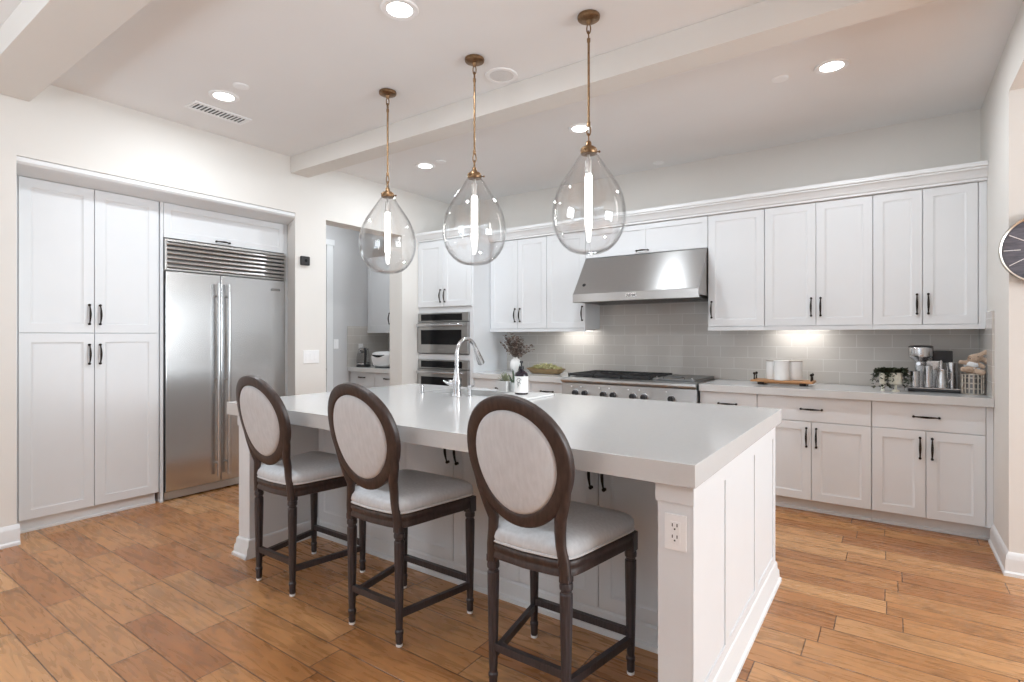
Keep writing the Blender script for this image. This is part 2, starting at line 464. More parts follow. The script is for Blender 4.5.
mb = MB()
pr = base_profile(0.016)
mb.loft([[(XL + o_, y_, z_) for o_, z_ in pr] for y_ in (YR, NI0 + 0.014)])
for a, b in ((NI1, OP0), (OP1, 4.40)):
    mb.loft([[(XL + o_, y_, z_) for o_, z_ in pr] for y_ in (a, b)])
struct('baseboard_left', mb, trim_paint)
mb = MB()
mb.loft([[(XR - o_, 4.53, z_) for o_, z_ in pr], [(XR - o_, 3.97 - o_, z_) for o_, z_ in pr], [(0.80, 3.97 - o_, z_) for o_, z_ in pr]])
struct('baseboard_right', mb, trim_paint)

# tiled backsplash: back wall and the return on the right wall
TB = YB - 0.012
mb = MB(); mb.box(-3.664, XR - 0.012, TB, YB, 0.9155, 1.40); mb.box(-2.50, -1.28, TB, YB, 1.40, 1.75)
struct('wall_backsplash', mb, tile_x)
mb = MB(); mb.box(XR - 0.012, XR, 4.468, YB - 0.013, 0.9155, 1.36); mb.box(XR - 0.012, XR, 4.468, 4.745, 1.36, 1.462)
struct('wall_backsplash_right', mb, tile_y)
mb = MB(); mb.box(-5.70, -4.69, TB, YB, 0.914, 1.40)
struct('wall_hall_backsplash', mb, tile_x)
mb = MB(); mb.box(-5.70, -5.69, 4.44, TB, 0.914, 1.435)
struct('wall_hall_backsplash_side', mb, tile_y)

# hall door with casing
mb = MB(); mb.box(-5.71, -5.668, 4.115, 4.205, 0, 2.43, 0.004); mb.box(-5.71, -5.668, 3.22, 3.31, 0, 2.43, 0.004); mb.box(-5.71, -5.664, 3.20, 4.225, 2.43, 2.50, 0.004)
door_c = struct('trim_3', mb, trim_paint)
mb = MB()
mb.box(-5.705, -5.684, 3.312, 4.112, 0.008, 2.428, 0.002)
dr = struct('door_1', mb, trim_paint)
mb = MB(); mb.lathe([(0.028, 0), (0.028, 0.008), (0.010, 0.012), (0.010, 0.035), (0.026, 0.045), (0.028, 0.058), (0.012, 0.070)], (-5.684, 4.05, 0.90), 16, 'x')
mb.build('door_knob', chrome, dr)

# crown mouldings
mb = MB()
mb.prism([(4.785, 2.345), (4.766, 2.347), (4.766, 2.362), (4.758, 2.368), (4.752, 2.385), (4.736, 2.410), (4.724, 2.420), (4.724, 2.430), (4.713, 2.434), (4.713, 2.462), (5.119, 2.462), (5.119, 2.345)], -3.664, XR - 0.001, 'yz')
struct('trim_4', mb, trim_paint, 12)
mb = MB()
prf = [(4.495, 2.385), (4.476, 2.387), (4.476, 2.400), (4.466, 2.408), (4.446, 2.445), (4.434, 2.454), (4.434, 2.482), (5.119, 2.482), (5.119, 2.385)]
mb.prism(prf, XL + 0.001, -3.668, 'yz')
mb.box(-3.668, -3.606, 4.434, 4.712, 2.454, 2.482, 0.002)
mb.prism([(-3.668, 2.385), (-3.650, 2.387), (-3.650, 2.400), (-3.640, 2.408), (-3.620, 2.445), (-3.610, 2.454), (-3.668, 2.454)], 4.46, 4.712, 'xz')
struct('trim_5', mb, trim_paint, 12)
# frame moulding round the pantry recess: top, splayed inward to the doors
mb = MB()
mb.prism([(XL - 0.010, NIZ - 0.001), (XL - 0.006, NIZ - 0.006), (XL - 0.006, NIZ - 0.030), (XL - 0.018, NIZ - 0.044), (XL - 0.060, NIZ - 0.058), (XL - 0.12, NIZ - 0.066), (XL - 0.185, NIZ - 0.078), (XL - 0.23, NIZ - 0.078), (XL - 0.23, NIZ - 0.001)], NI0 + 0.001, NI1 + 0.045, 'xz')
struct('trim_6', mb, trim_paint, 12)

# ------------------------------------------------------------------ cabinet kit
def handle_mesh(L=0.135):
    mb = MB(); n = 13
    path = []; rad = []
    for i in range(n):
        t = -1 + 2 * i / (n - 1)
        path.append((0, -0.014 - 0.017 * math.cos(t * PI / 2), t * L / 2)); rad.append(0.0042 + 0.0032 * math.cos(t * PI / 2) ** 2)
    mb.tube(path, rad, 8)
    for s in (-1, 1):
        mb.lathe([(0.0075, 0), (0.0075, -0.003), (0.0045, -0.006), (0.0045, -0.014)], (0, 0, s * L / 2), 10, 'y')
        mb.sphere((0, -0.014, s * L / 2), 0.0085, u=10, v=8)
    return mb.mesh('handle', bronze)


HANDLE = handle_mesh()
HANDLE_SMALL = handle_mesh(0.11)


def panel_loops(x0, x1, z0, z1, t, fr, rec, y=0.0):
    r = lambda i, yy: [(x0 + i, y + yy, z0 + i), (x1 - i, y + yy, z0 + i), (x1 - i, y + yy, z1 - i), (x0 + i, y + yy, z1 - i)]
    lp = [r(0, t), r(0, 0.002), r(0.002, 0)]
    if fr:
        lp += [r(fr, 0), r(fr + 0.003, 0.0035), r(fr + 0.008, 0.0045), r(fr + 0.016, rec)]
    return lp


def door(par, x0, x1, z0, z1, h=None, fr=0.058, rec=0.009, name='door', hmesh=None, m=None, inset_h=0.030):
    """h: (side, zc) with side l/r vertical pull, or ('c', zc) horizontal pull"""
    mb = MB(); mb.loft(panel_loops(x0, x1, z0, z1, 0.019, fr, rec))
    d = mb.build(name, m or cab_paint, par)
    if h:
        s, zc = h
        me = hmesh or HANDLE
        if s == 'c': put('handle', me, d, ((x0 + x1) / 2, 0, zc), (0, PI / 2, 0))
        else: put('handle', me, d, (x0 + inset_h if s == 'l' else x1 - inset_h, 0, zc))
    return d


def double_panel_door(par, x0, x1, z0, z1, h=None, fr=0.05):
    """one wide lift-up front with two recessed fields"""
    mb = MB(); xm = (x0 + x1) / 2; ft = fr * 0.55
    mb.box(x0, x1, 0.009, 0.019, z0, z1)
    for a, b in ((x0, x1),):
        mb.box(a, b, 0, 0.009, z0, z0 + fr, 0.0012); mb.box(a, b, 0, 0.009, z1 - fr, z1, 0.0012)
    for a, b in ((x0, x0 + fr), (xm - ft, xm + ft), (x1 - fr, x1)):
        mb.box(a, b, 0, 0.009, z0 + fr, z1 - fr, 0.0012)
    d = mb.build('door', cab_paint, par)
    if h: put('handle', HANDLE_SMALL, d, (xm, 0, h), (0, PI / 2, 0))
    return d


G = 0.002   # half the gap between fronts


def carcass(par, x0, x1, y1, z0, z1, y0=0.0195, face=True, name='body'):
    mb = MB(); mb.box(x0, x1, y0, y1, z0, z1)
    return mb.build(name, cab_paint, par)


# ------------------------------------------------------------------ pantry and refrigerator in the left recess
pan = thing('pantry_cabinet', 'tall white four-door pantry cabinet built into the wall left of the refrigerator', 'cabinet', (-4.68, 1.0, 0), PI / 2)
carcass(pan, 0, 0.872, 0.62, 0.085, 2.36)
mb = MB(); mb.box(0.0, 0.85, 0.035, 0.60, 0, 0.085); mb.box(0.0, 0.85, 0.020, 0.035, 0, 0.020, 0.004)
mb.build('plinth', trim_paint, pan)
y0, ym, y1 = 0.036, 0.448, 0.858
for a, b, s in ((y0, ym - G, 'r'), (ym + G, y1, 'l')):
    door(pan, a, b, 0.088, 1.325 - G, (s, 1.175), fr=0.062)
    door(pan, a, b, 1.325 + G, 2.355, (s, 1.458), fr=0.062)
mb = MB(); mb.box(0.0, 0.032, 0.004, 0.03, 0.0, 2.358, 0.002); mb.build('stile', cab_paint, pan)

mb = MB(); mb.box(0.875, 0.897, 0.004, 0.62, 0, 2.358, 0.002); mb.box(0.871, 0.897, 0.0, 0.03, 0, 0.02, 0.003); mb.build('side_panel', cab_paint, pan)
mb = MB(); mb.box(-5.30, -4.684, 2.930, 2.964, 0, 2.358, 0.002); struct('trim_7', mb, cab_paint)
fs = thing('refrigerator_top_cabinet', 'short white lift-up cabinet directly above the refrigerator grille', 'cabinet', (-4.68, 1.875, 2.078), PI / 2)
mb = MB(); mb.box(0.024, 1.053, 0.0195, 0.62, 0.004, 0.280); mb.build('body', cab_paint, fs)
d = door(fs, 0.024, 1.052, 0.004, 0.277, None, fr=0.05)
put('handle', HANDLE_SMALL, d, (0.48, 0, 0.027), (0, PI / 2, 0))

fr = thing('refrigerator', 'wide built-in stainless steel side-by-side refrigerator with louvred top grille', 'refrigerator', (-4.68, 1.90, 0), PI / 2)
mb = MB(); mb.box(0.0, 1.028, 0.03, 0.60, 0.03, 2.072); mb.build('body', steel_dark, fr)
mb = MB()                                     # grille: frame and angled louvres
mb.box(0.0, 1.028, -0.022, 0.03, 2.052, 2.072, 0.002); mb.box(0.0, 1.028, -0.022, 0.03, 1.826, 1.838, 0.002)
mb.box(0.0, 0.014, -0.022, 0.03, 1.838, 2.052, 0.002); mb.box(1.014, 1.028, -0.022, 0.03, 1.838, 2.052, 0.002)
for i in range(6):
    zc = 1.858 + i * 0.0355
    mb.prism([(-0.018, zc - 0.010), (-0.021, zc - 0.006), (-0.019, zc + 0.008), (-0.014, zc + 0.013), (0.010, zc + 0.016), (0.012, zc + 0.010), (-0.010, zc - 0.010)], 0.014, 1.014, 'yz')
mb.build('grille', nickel, fr)
yd = 0.432
for a, b, hx in ((0.006, yd - 0.003, yd - 0.042), (yd + 0.003, 1.024, yd + 0.044)):
    mb = MB(); mb.box(a, b, -0.020, 0.028, 0.078, 1.818, 0.006)
    d = mb.build('door', steel, fr)
    mb = MB()
    mb.tube([(hx, -0.072, 0.135), (hx, -0.072, 1.745)], 0.014, 12)
    for z in (0.24, 0.94, 1.64): mb.tube([(hx, -0.018, z), (hx, -0.072, z)], 0.009, 8)
    mb.build('handle', steel, d)
mb = MB(); mb.box(0.004, 1.024, 0.004, 0.06, 0.012, 0.072, 0.004); mb.build('kick_plate', steel_h, fr)
mb = MB(); mb.box(0.88, 0.97, -0.024, -0.019, 1.722, 1.742, 0.002); bd = mb.build('badge', steel_dark, fr)
mb = MB()
for i in range(7): mb.box(0.888 + i * 0.011, 0.895 + i * 0.011, -0.0255, -0.0235, 1.727, 1.737)
mb.build('lettering', nickel, bd)

# ------------------------------------------------------------------ oven tower
YT = 4.495
tw = thing('oven_tower', 'tall white cabinet housing two stainless wall ovens at the left end of the back wall', 'cabinet', (-4.478, YT, 0), 0)
TWW = 0.811
mb = MB()
mb.box(0, TWW, 0.02, 0.62, 0.09, 0.52); mb.box(0, TWW, 0.02, 0.62, 1.585, 2.385)
mb.box(0, 0.02, 0.02, 0.62, 0.52, 1.585); mb.box(TWW - 0.02, TWW, 0.02, 0.62, 0.52, 1.585); mb.box(0.02, TWW - 0.02, 0.60, 0.62, 0.52, 1.585)
mb.box(0, 0.010, 0.0, 0.02, 0.09, 2.385, 0.001); mb.box(TWW - 0.052, TWW, 0.0, 0.02, 0.09, 2.385, 0.001)
mb.box(0.010, TWW - 0.052, 0.0, 0.02, 1.568, 1.632, 0.001); mb.box(0.010, TWW - 0.052, 0.0, 0.02, 1.042, 1.104, 0.001)
mb.box(0.010, TWW - 0.052, 0.0, 0.02, 2.366, 2.385, 0.001)
mb.box(0.02, TWW - 0.02, 0.02, 0.60, 1.05, 1.10)
mb.build('body', cab_paint, tw)
mb = MB(); mb.box(0, TWW, 0.06, 0.62, 0, 0.09); mb.build('plinth', trim_paint, tw)
for a, b, s in ((0.004, 0.390 - G, 'r'), (0.390 + G, 0.796, 'l')):
    o = door(tw, a, b, 1.634, 2.362, (s, 1.755), fr=0.062); o.location.y = -0.0005 - 0.019
    o = door(tw, a, b, 0.095, 0.515, (s, 0.42), fr=0.062); o.location.y = -0.0195


def wall_oven(label, z0, z1, name):
    t = thing(name, label, 'oven', (-4.478 + 0.012, YT, z0), 0, 'wall ovens in the tall cabinet')
    wd = 0.745; h = z1 - z0
    mb = MB(); mb.box(0.012, wd - 0.012, 0.02, 0.55, 0.004, h - 0.004); mb.build('body', steel_dark, t)
    mb = MB(); mb.box(0, wd, -0.024, 0.018, h - 0.098, h, 0.003); cp = mb.build('control_panel', steel_h, t)
    mb = MB(); mb.box(0.045, wd - 0.085, -0.026, -0.020, h - 0.086, h - 0.012, 0.001); mb.build('display', black_glass, cp)
    mb = MB(); mb.box(0, wd, -0.034, 0.018, 0.012, h - 0.106, 0.004); d = mb.build('door', steel_h, t)
    mb = MB(); mb.box(0.055, wd - 0.085, -0.037, -0.030, 0.108, h - 0.190, 0.002); mb.build('window', black_glass, d)
    mb = MB(); zz = h - 0.138
    mb.tube([(0.03, -0.078, zz), (wd - 0.03, -0.078, zz)], 0.0145, 12)
    for x in (0.06, wd - 0.06): mb.tube([(x, -0.030, zz), (x, -0.078, zz)], 0.009, 8)
    mb.build('handle', chrome, d)
    mb = MB(); mb.tube([(0.31 + 0.012 * i, -0.035, 0.050 + 0.010 * math.sin(i * 2.1)) for i in range(9)], 0.002, 5); mb.build('lettering', nickel, d)
    return t


wall_oven('stainless wall oven with black glass, upper of the two in the tall cabinet', 1.104, 1.566, 'wall_oven')
wall_oven('stainless wall oven seen behind the faucet, lower of the two in the tall cabinet', 0.53, 1.040, 'wall_oven')

# ------------------------------------------------------------------ upper cabinets
YU = 4.785
ZU0, ZU1 = 1.384, 2.345


def upper(name, label, x0, x1, doors, zb=ZU0, filler=0.0):
    t = thing(name, label, 'cabinet', (x0, YU, zb), 0, 'white wall cabinets')
    wd = x1 - x0; h = ZU1 - zb
    mb = MB(); mb.box(0, wd, 0.0195, 0.333, 0.0, h); mb.build('body', cab_paint, t)
    for a, b, s in doors:
        door(t, a - x0 + G, b - x0 - G, 0.003, h - 0.002, (s, 0.147))
    mb = MB(); mb.box(0, wd, -0.006, 0.014, -0.032, 0.0, 0.002)
    mb.box(0, wd, 0.014, 0.333, -0.008, 0.0)
    mb.build('light_rail', cab_paint, t)
    if filler:
        mb = MB(); mb.box(wd - filler, wd, 0.004, 0.0195, 0, h, 0.001); mb.build('filler_strip', cab_paint, t)
    return t


ua = upper('wall_cabinet', 'white double-door wall cabinet above the vase of dried leaves, beside the oven tower', -3.664, -2.930, ((-3.664, -3.292, 'r'), (-3.292, -2.930, 'l')))
ub = upper('wall_cabinet', 'white single-door wall cabinet just left of the range hood', -2.929, -2.480, ((-2.929, -2.480, 'r'),))
u1 = upper('wall_cabinet', 'white single-door wall cabinet just right of the range hood', -1.300, -0.852, ((-1.300, -0.852, 'l'),))
u2 = upper('wall_cabinet', 'white double-door wall cabinet above the tray of canisters', -0.851, -0.117, ((-0.851, -0.484, 'r'), (-0.484, -0.117, 'l')))
u3 = upper('wall_cabinet', 'white double-door wall cabinet above the coffee machine, in the right corner', -0.116, 0.519, ((-0.116, 0.175, 'r'), (0.175, 0.474, 'l')), filler=0.043)
hc = thing('wall_cabinet', 'short white lift-up cabinet directly above the stainless range hood', 'cabinet', (-2.479, YU, 2.068), 0, 'white wall cabinets')
mb = MB(); mb.box(0, 1.178, 0.0195, 0.333, 0, ZU1 - 2.068); mb.build('body', cab_paint, hc)
double_panel_door(hc, 0.003, 1.175, 0.003, ZU1 - 2.070, 0.030)

# slim lights under two wall cabinets
for t, x, wtt in ((u2, 0.03, 1.1), (ub, 0.02, 0.85)):
    mb = MB(); mb.box(x, x + 0.40, 0.19, 0.25, -0.022, -0.0085, 0.003); ls = mb.build('cabinet_light', white_plastic, t)
    mb = MB(); mb.box(x + 0.01, x + 0.39, 0.20, 0.24, -0.0235, -0.0215); mb.build('diffuser', strip_glow, ls)
    area('cabinet_lamp', (t.location.x + x + 0.20, YU + 0.20, ZU0 - 0.028), (0, 0.35, -1), 0.38, 0.03, wtt, (1, 0.98, 0.94))

# ------------------------------------------------------------------ range hood
HX0, HX1 = -2.476, -1.304
hd = thing('range_hood', 'wide stainless steel canopy range hood above the range', 'range hood', (HX0, 4.52, 1.622), 0)
HW = HX1 - HX0
mb = MB()
sec = [(0.0, 0.004), (0.0, 0.078), (0.012, 0.086), (0.262, 0.440), (0.270, 0.444), (0.586, 0.444), (0.586, 0.0), (0.56, 0.0), (0.56, 0.03), (0.03, 0.03), (0.03, 0.0), (0.006, 0.0)]
mb.loft([[(x, y, z) for y, z in sec] for x in (0, HW)])
mb.build('canopy', steel_h, hd, 20)
mb = MB(); mb.box(0.03, HW - 0.03, 0.045, 0.55, 0.006, 0.031)
for i in range(30): mb.box(0.05 + i * (HW - 0.1) / 30, 0.05 + i * (HW - 0.1) / 30 + 0.022, 0.06, 0.53, 0.001, 0.007)
mb.build('filter', steel_dark, hd)
mb = MB(); mb.lathe([(0.017, 0), (0.017, -0.010), (0.014, -0.026), (0.004, -0.028)], (0.085, 0.085, 0.165), 14, 'y'); mb.build('knob', black_plastic, hd)
mb = MB(); mb.box(0.535, 0.635, -0.006, 0.001, 0.028, 0.064, 0.002); bd = mb.build('badge', chrome, hd)
mb = MB()
for i in range(6): mb.box(0.545 + i * 0.0142, 0.5555 + i * 0.0142, -0.0075, -0.0055, 0.035, 0.057)
mb.build('lettering', steel_dark, bd)

# ------------------------------------------------------------------ base cabinets on the back wall
YBASE = 4.505
ZD = 0.860


def base_cab(label, x0, x1, drawers, doors, filler=0.0, loc_y=YBASE, zt=ZD, depth=0.60, gap_z=0.675, plinth=True, m=None, name='base_cabinet', x_open=None, group='white base cabinets on the back wall'):
    t = thing(name, label, 'cabinet', (x0, loc_y, 0), 0, group)
    wd = x1 - x0
    mb = MB(); mb.box(0, wd, 0.0195, depth, 0.095, zt); mb.build('body', cab_paint, t)
    mb = MB(); mb.box(0, wd, 0.075, depth, 0, 0.095); mb.box(0, wd, 0.060, 0.075, 0, 0.020, 0.004); mb.build('plinth', trim_paint, t)
    for a, b in drawers: door(t, a - x0 + G, b - x0 - G, gap_z + G, zt - 0.002, ('c', (gap_z + zt) / 2), fr=0, name='drawer')
    for a, b, s in doors: door(t, a - x0 + G, b - x0 - G, 0.098, gap_z - G, (s, gap_z - 0.115))
    if filler:
        mb = MB(); mb.box(wd - filler, wd, 0.004, 0.0195, 0.095, zt, 0.001); mb.build('filler_strip', cab_paint, t)
    return t


base_cab('white base cabinet under the vase of dried leaves, beside the oven tower', -3.664, -2.940, [(-3.664, -2.940)], [(-3.664, -3.298, 'r'), (-3.298, -2.940, 'l')])
base_cab('narrow white drawer cabinet just left of the range, under the wooden bowl', -2.939, -2.562, [(-2.939, -2.562)], [(-2.939, -2.562, 'r')])
base_cab('white base cabinet just right of the range, half hidden by the island', -1.290, -0.855, [(-1.290, -0.855)], [(-1.290, -0.855, 'l')])
base_cab('white drawer-and-two-door base cabinet below the tray of canisters', -0.854, -0.117, [(-0.854, -0.117)], [(-0.854, -0.485, 'r'), (-0.485, -0.117, 'l')])
base_cab('white drawer-and-two-door base cabinet below the coffee machine, by the right wall', -0.116, 0.519, [(-0.116, 0.484)], [(-0.116, 0.183, 'r'), (0.183, 0.484, 'l')], filler=0.034)


def worktop(name, label, x0, x1, y0, y1, z0=0.860, z1=0.915, m=None):
    mb = MB(); mb.box(0, x1 - x0, 0, y1 - y0, 0, z1 - z0, 0.003)
    return solo(name, mb, m or quartz, label, 'countertop', (x0, y0, z0))


worktop('countertop', 'white quartz countertop on the back wall right of the range', -1.288, XR - 0.001, 4.470, TB - 0.001)
worktop('countertop', 'white quartz countertop on the back wall left of the range', -3.664, -2.556, 4.470, TB - 0.001)

# ------------------------------------------------------------------ range
rg = thing('range', 'wide stainless steel gas range with black grates and knobs, below the hood', 'range', (-2.548, 4.44, 0), 0)
RW = 1.252
mb = MB(); mb.box(0, RW, 0.03, 0.66, 0.10, 0.915, 0.003); mb.build('body', steel_h, rg)
mb = MB(); mb.box(0.02, RW - 0.02, 0.07, 0.64, 0, 0.10); mb.build('plinth', steel_dark, rg)
mb = MB()
sec = [(0.03, 0.925), (-0.006, 0.922), (-0.022, 0.912), (-0.024, 0.895), (-0.014, 0.880), (0.004, 0.872), (0.03, 0.870)]
mb.loft([[(x, y, z) for y, z in sec] for x in (0, RW)])
mb.build('bullnose', steel_h, rg)
mb = MB(); mb.loft([[(x, y, z) for y, z in ((0.03, 0.87), (0.006, 0.868), (-0.008, 0.72), (0.03, 0.72))] for x in (0, RW)]); mb.build('control_panel', steel_h, rg)
for X in (-2.396, -2.298, -2.114, -2.018, -1.836, -1.735, -1.498):
    lx = X + 2.548
    mb = MB(); mb.lathe([(0.034, 0.0), (0.034, -0.010), (0.029, -0.014)], (lx, -0.0005, 0.783), 20, 'y'); k = mb.build('knob', chrome, rg)
    mb = MB(); mb.lathe([(0.0255, -0.013), (0.0255, -0.040), (0.022, -0.044)], (lx, 0, 0.783), 20, 'y'); mb.box(lx - 0.005, lx + 0.005, -0.049, -0.040, 0.762, 0.804, 0.001); mb.build('grip', black_plastic, k)
    mb = MB(); mb.sphere((lx - 0.045, -0.006, 0.838), 0.007, u=10, v=8); mb.build('indicator', white_plastic, rg)
for a, b in ((0.01, 0.77), (0.78, RW - 0.01)):
    mb = MB(); mb.box(a, b, -0.002, 0.03, 0.12, 0.70, 0.005); d = mb.build('oven_door', steel_h, rg)
    mb = MB(); mb.tube([(a + 0.04, -0.055, 0.655), (b - 0.04, -0.055, 0.655)], 0.013, 12)
    for x in (a + 0.08, b - 0.08): mb.tube([(x, 0, 0.655), (x, -0.055, 0.655)], 0.009, 8)
    mb.build('handle', chrome, d)
    mb = MB(); mb.box(a + 0.12, b - 0.12, -0.005, 0.0, 0.28, 0.52, 0.002); mb.build('window', black_glass, d)
mb = MB(); mb.box(0.035, 0.845, 0.050, 0.63, 0.914, 0.920); mb.build('burner_tray', cast_iron, rg)
for gx in range(3):
    mb = MB(); a = 0.038 + gx * 0.270; b = a + 0.264
    for y in (0.055, 0.34, 0.620): mb.box(a, b, y - 0.007, y + 0.007, 0.934, 0.956, 0.002)
    for x in (a, b - 0.014): mb.box(x, x + 0.014, 0.055, 0.62, 0.934, 0.956, 0.002)
    for i in range(3):
        x = a + 0.066 * (i + 1); mb.box(x - 0.005, x + 0.005, 0.055, 0.62, 0.938, 0.956, 0.001)
    for x in (a + 0.006, b - 0.006):
        for y in (0.06, 0.34, 0.615): mb.box(x - 0.006, x + 0.006, y - 0.006, y + 0.006, 0.918, 0.936)
    mb.build('grate', cast_iron, rg)
    for y in (0.20, 0.48):
        mb = MB(); mb.lathe([(0.048, 0.919), (0.048, 0.928), (0.034, 0.930), (0.034, 0.936), (0.02, 0.938)], ((a + b) / 2, y, 0), 18); mb.build('burner', cast_iron, rg)
mb = MB(); mb.box(0.862, 1.225, 0.055, 0.63, 0.916, 0.944, 0.004); gd = mb.build('griddle_cover', steel_dark, rg)
mb = MB(); mb.tube([(0.95, 0.075, 0.945), (0.95, 0.065, 0.962), (1.13, 0.065, 0.962), (1.13, 0.075, 0.945)], 0.005, 8); mb.build('handle', black_plastic, gd)
mb = MB()
for X in (-1.66, -1.36): mb.lathe([(0.008, 0.944), (0.008, 0.958), (0.004, 0.960)], (X + 2.548, 0.09, 0), 10)
mb.build('rivet', chrome, gd)

# ------------------------------------------------------------------ island
IX0, IX1, IY0, IY1 = -3.222, -0.484, 1.645, 3.188
isl = thing('kitchen_island', 'long white kitchen island base with panelled end and cabinet doors behind the stools', 'kitchen island', (0, 0, 0), 0)
ZI = 0.842
mb = MB(); mb.box(-3.08, -0.622, 2.188, 3.135, 0.09, 0.64); mb.box(-3.08, -2.76, 2.188, 3.135, 0.64, ZI - 0.001); mb.box(-2.10, -0.622, 2.188, 3.135, 0.64, ZI - 0.001); mb.box(-2.76, -2.10, 2.188, 2.72, 0.64, ZI - 0.001); mb.box(-2.76, -2.10, 3.10, 3.135, 0.64, ZI - 0.001); mb.build('body', cab_paint, isl)
mb = MB()
mb.box(-3.08, -0.622, 2.178, 3.14, 0.0, 0.09)
mb.loft([[(x, 2.178 - o_, z_) for o_, z_ in ((0, 0), (0.024, 0), (0.024, 0.022), (0.014, 0.028), (0.014, 0.062), (0.009, 0.068), (0.009, 0.090), (0.0, 0.100))] for x in (-3.08, -0.622)])
mb.build('baseboard', trim_paint, isl)


def island_end(x0, x1, outer):
    """end panel: post and side; outer = +1 faces +X, -1 faces -X"""
    mb = MB()
    mb.box(x0, x1, 1.706, 3.150, 0, ZI - 0.001, 0.002)
    # shallow shaker fields on the outer face
    xf = x1 if outer > 0 else x0
    t = 0.005 * outer
    fx = lambda a, b, c, d: mb.box(min(xf, xf + t), max(xf, xf + t), a, b, c, d, 0.0015)
    fx(1.706, 3.150, 0.10, 0.150); fx(1.706, 3.150, ZI - 0.075, ZI - 0.001)
    for a, b in ((1.706, 1.765), (2.105, 2.165), (2.630, 2.705), (3.090, 3.150)): fx(a, b, 0.150, ZI - 0.075)
    o = mb.build('end_panel', cab_paint, isl)
    # post cap and moulded foot
    mb = MB(); mb.box(x0 - 0.006, x1 + 0.008, 1.698, 1.712, ZI - 0.070, ZI - 0.001, 0.002); mb.build('post_cap', cab_paint, o)
    prf_ = [(0.0, 0.0), (0.030, 0.0), (0.030, 0.016), (0.022, 0.024), (0.020, 0.060), (0.013, 0.070), (0.012, 0.098), (0.006, 0.108), (0.0, 0.112)]
    mb = MB()
    rect = lambda o_, z_: [(x0 - (o_ if outer < 0 else min(o_, 0.012)), 1.706 - o_, z_), (x1 + (o_ if outer > 0 else min(o_, 0.012)), 1.706 - o_, z_),
                           (x1 + (o_ if outer > 0 else min(o_, 0.012)), 3.150 + o_, z_), (x0 - (o_ if outer < 0 else min(o_, 0.012)), 3.150 + o_, z_)]
    mb.loft([rect(max(o_, 0.001), z_) for o_, z_ in prf_[1:]])
    mb.build('base_moulding', trim_paint, o)
    return o


er = island_end(-0.622, -0.512, 1)
el = island_end(-3.195, -3.082, -1)
IYD = 2.168
for x0, xm, x1 in ((-1.482, -1.060, -0.640), (-2.330, -1.907, -1.484), (-3.078, -2.705, -2.332)):
    for a, b, s in ((x0, xm - G, 'r'), (xm + G, x1, 'l')):
        d = door(isl, a, b, 0.105, ZI - 0.004, (s, 0.700), fr=0.058); d.location.y = IYD
# outlet on the front of the right post
mb = MB(); mb.box(-0.598, -0.528, 1.699, 1.7065, 0.622, 0.736, 0.003); op = mb.build('outlet_plate', white_plastic, er)
mb = MB(); mb.box(-0.5795, -0.5465, 1.6965, 1.700, 0.644, 0.714, 0.002); rc = mb.build('receptacle', white_plastic, op)
mb = MB()
for z in (0.662, 0.698):
    mb.box(-0.5725, -0.5695, 1.6958, 1.697, z, z + 0.010); mb.box(-0.5575, -0.5545, 1.6958, 1.697, z, z + 0.010); mb.box(-0.566, -0.561, 1.6958, 1.697, z - 0.010, z - 0.005)
mb.build('slot', black_plastic, op)

# island top with the sink cut out
SX0, SX1, SY0, SY1 = -2.72, -2.135, 2.765, 3.06
mb = MB()
xs = [IX0, SX0, SX1, IX1]; ys = [IY0, SY0, SY1, IY1]; z0, z1 = ZI, 0.914
V = {}
for k, z in enumerate((z0, z1)):
    for i in range(4):
        for j in range(4): V[i, j, k] = mb.bm.verts.new((xs[i], ys[j], z))
for i in range(3):
    for j in range(3):
        if (i, j) == (1, 1): continue
        mb.bm.faces.new((V[i, j, 1], V[i + 1, j, 1], V[i + 1, j + 1, 1], V[i, j + 1, 1])); mb.bm.faces.new((V[i, j, 0], V[i, j + 1, 0], V[i + 1, j + 1, 0], V[i + 1, j, 0]))
for i in range(3):
    for j, jj in ((0, 0), (3, 3)): mb.bm.faces.new((V[i, j, 0], V[i + 1, j, 0], V[i + 1, j, 1], V[i, j, 1]))
    for i2 in (0, 3): mb.bm.faces.new((V[i2, i, 0], V[i2, i + 1, 0], V[i2, i + 1, 1], V[i2, i, 1]))
for j in (1, 2): mb.bm.faces.new((V[1, j, 0], V[2, j, 0], V[2, j, 1], V[1, j, 1]))
for i in (1, 2): mb.bm.faces.new((V[i, 1, 0], V[i, 2, 0], V[i, 2, 1], V[i, 1, 1]))
bmesh.ops.recalc_face_normals(mb.bm, faces=mb.bm.faces)
es = [e for e in mb.bm.edges if len(e.link_faces) == 2 and e.link_faces[0].normal.dot(e.link_faces[1].normal) < 0.5]
bmesh.ops.bevel(mb.bm, geom=es, offset=0.003, segments=2, profile=0.6, affect='EDGES')
top = solo('island_countertop', mb, quartz, 'thick white quartz slab topping the island', 'countertop')
sk = thing('sink', 'undermounted steel sink in the island countertop beyond the faucet', 'sink', ((SX0 + SX1) / 2, (SY0 + SY1) / 2, 0.66), 0)
hx, hy = (SX1 - SX0) / 2 + 0.004, (SY1 - SY0) / 2 + 0.004
mb = MB()
r_ = lambda a, b, z: [(-a, -b, z), (a, -b, z), (a, b, z), (-a, b, z)]
mb.loft([r_(hx + 0.012, hy + 0.012, 0.181), r_(hx + 0.004, hy + 0.004, 0.0), ], False, True)
mb.loft([r_(hx + 0.012, hy + 0.012, 0.181), r_(hx, hy, 0.181), r_(hx, hy, 0.02), r_(hx - 0.02, hy - 0.02, 0.004)], False, True)
mb.build('basin', steel_dark, sk)
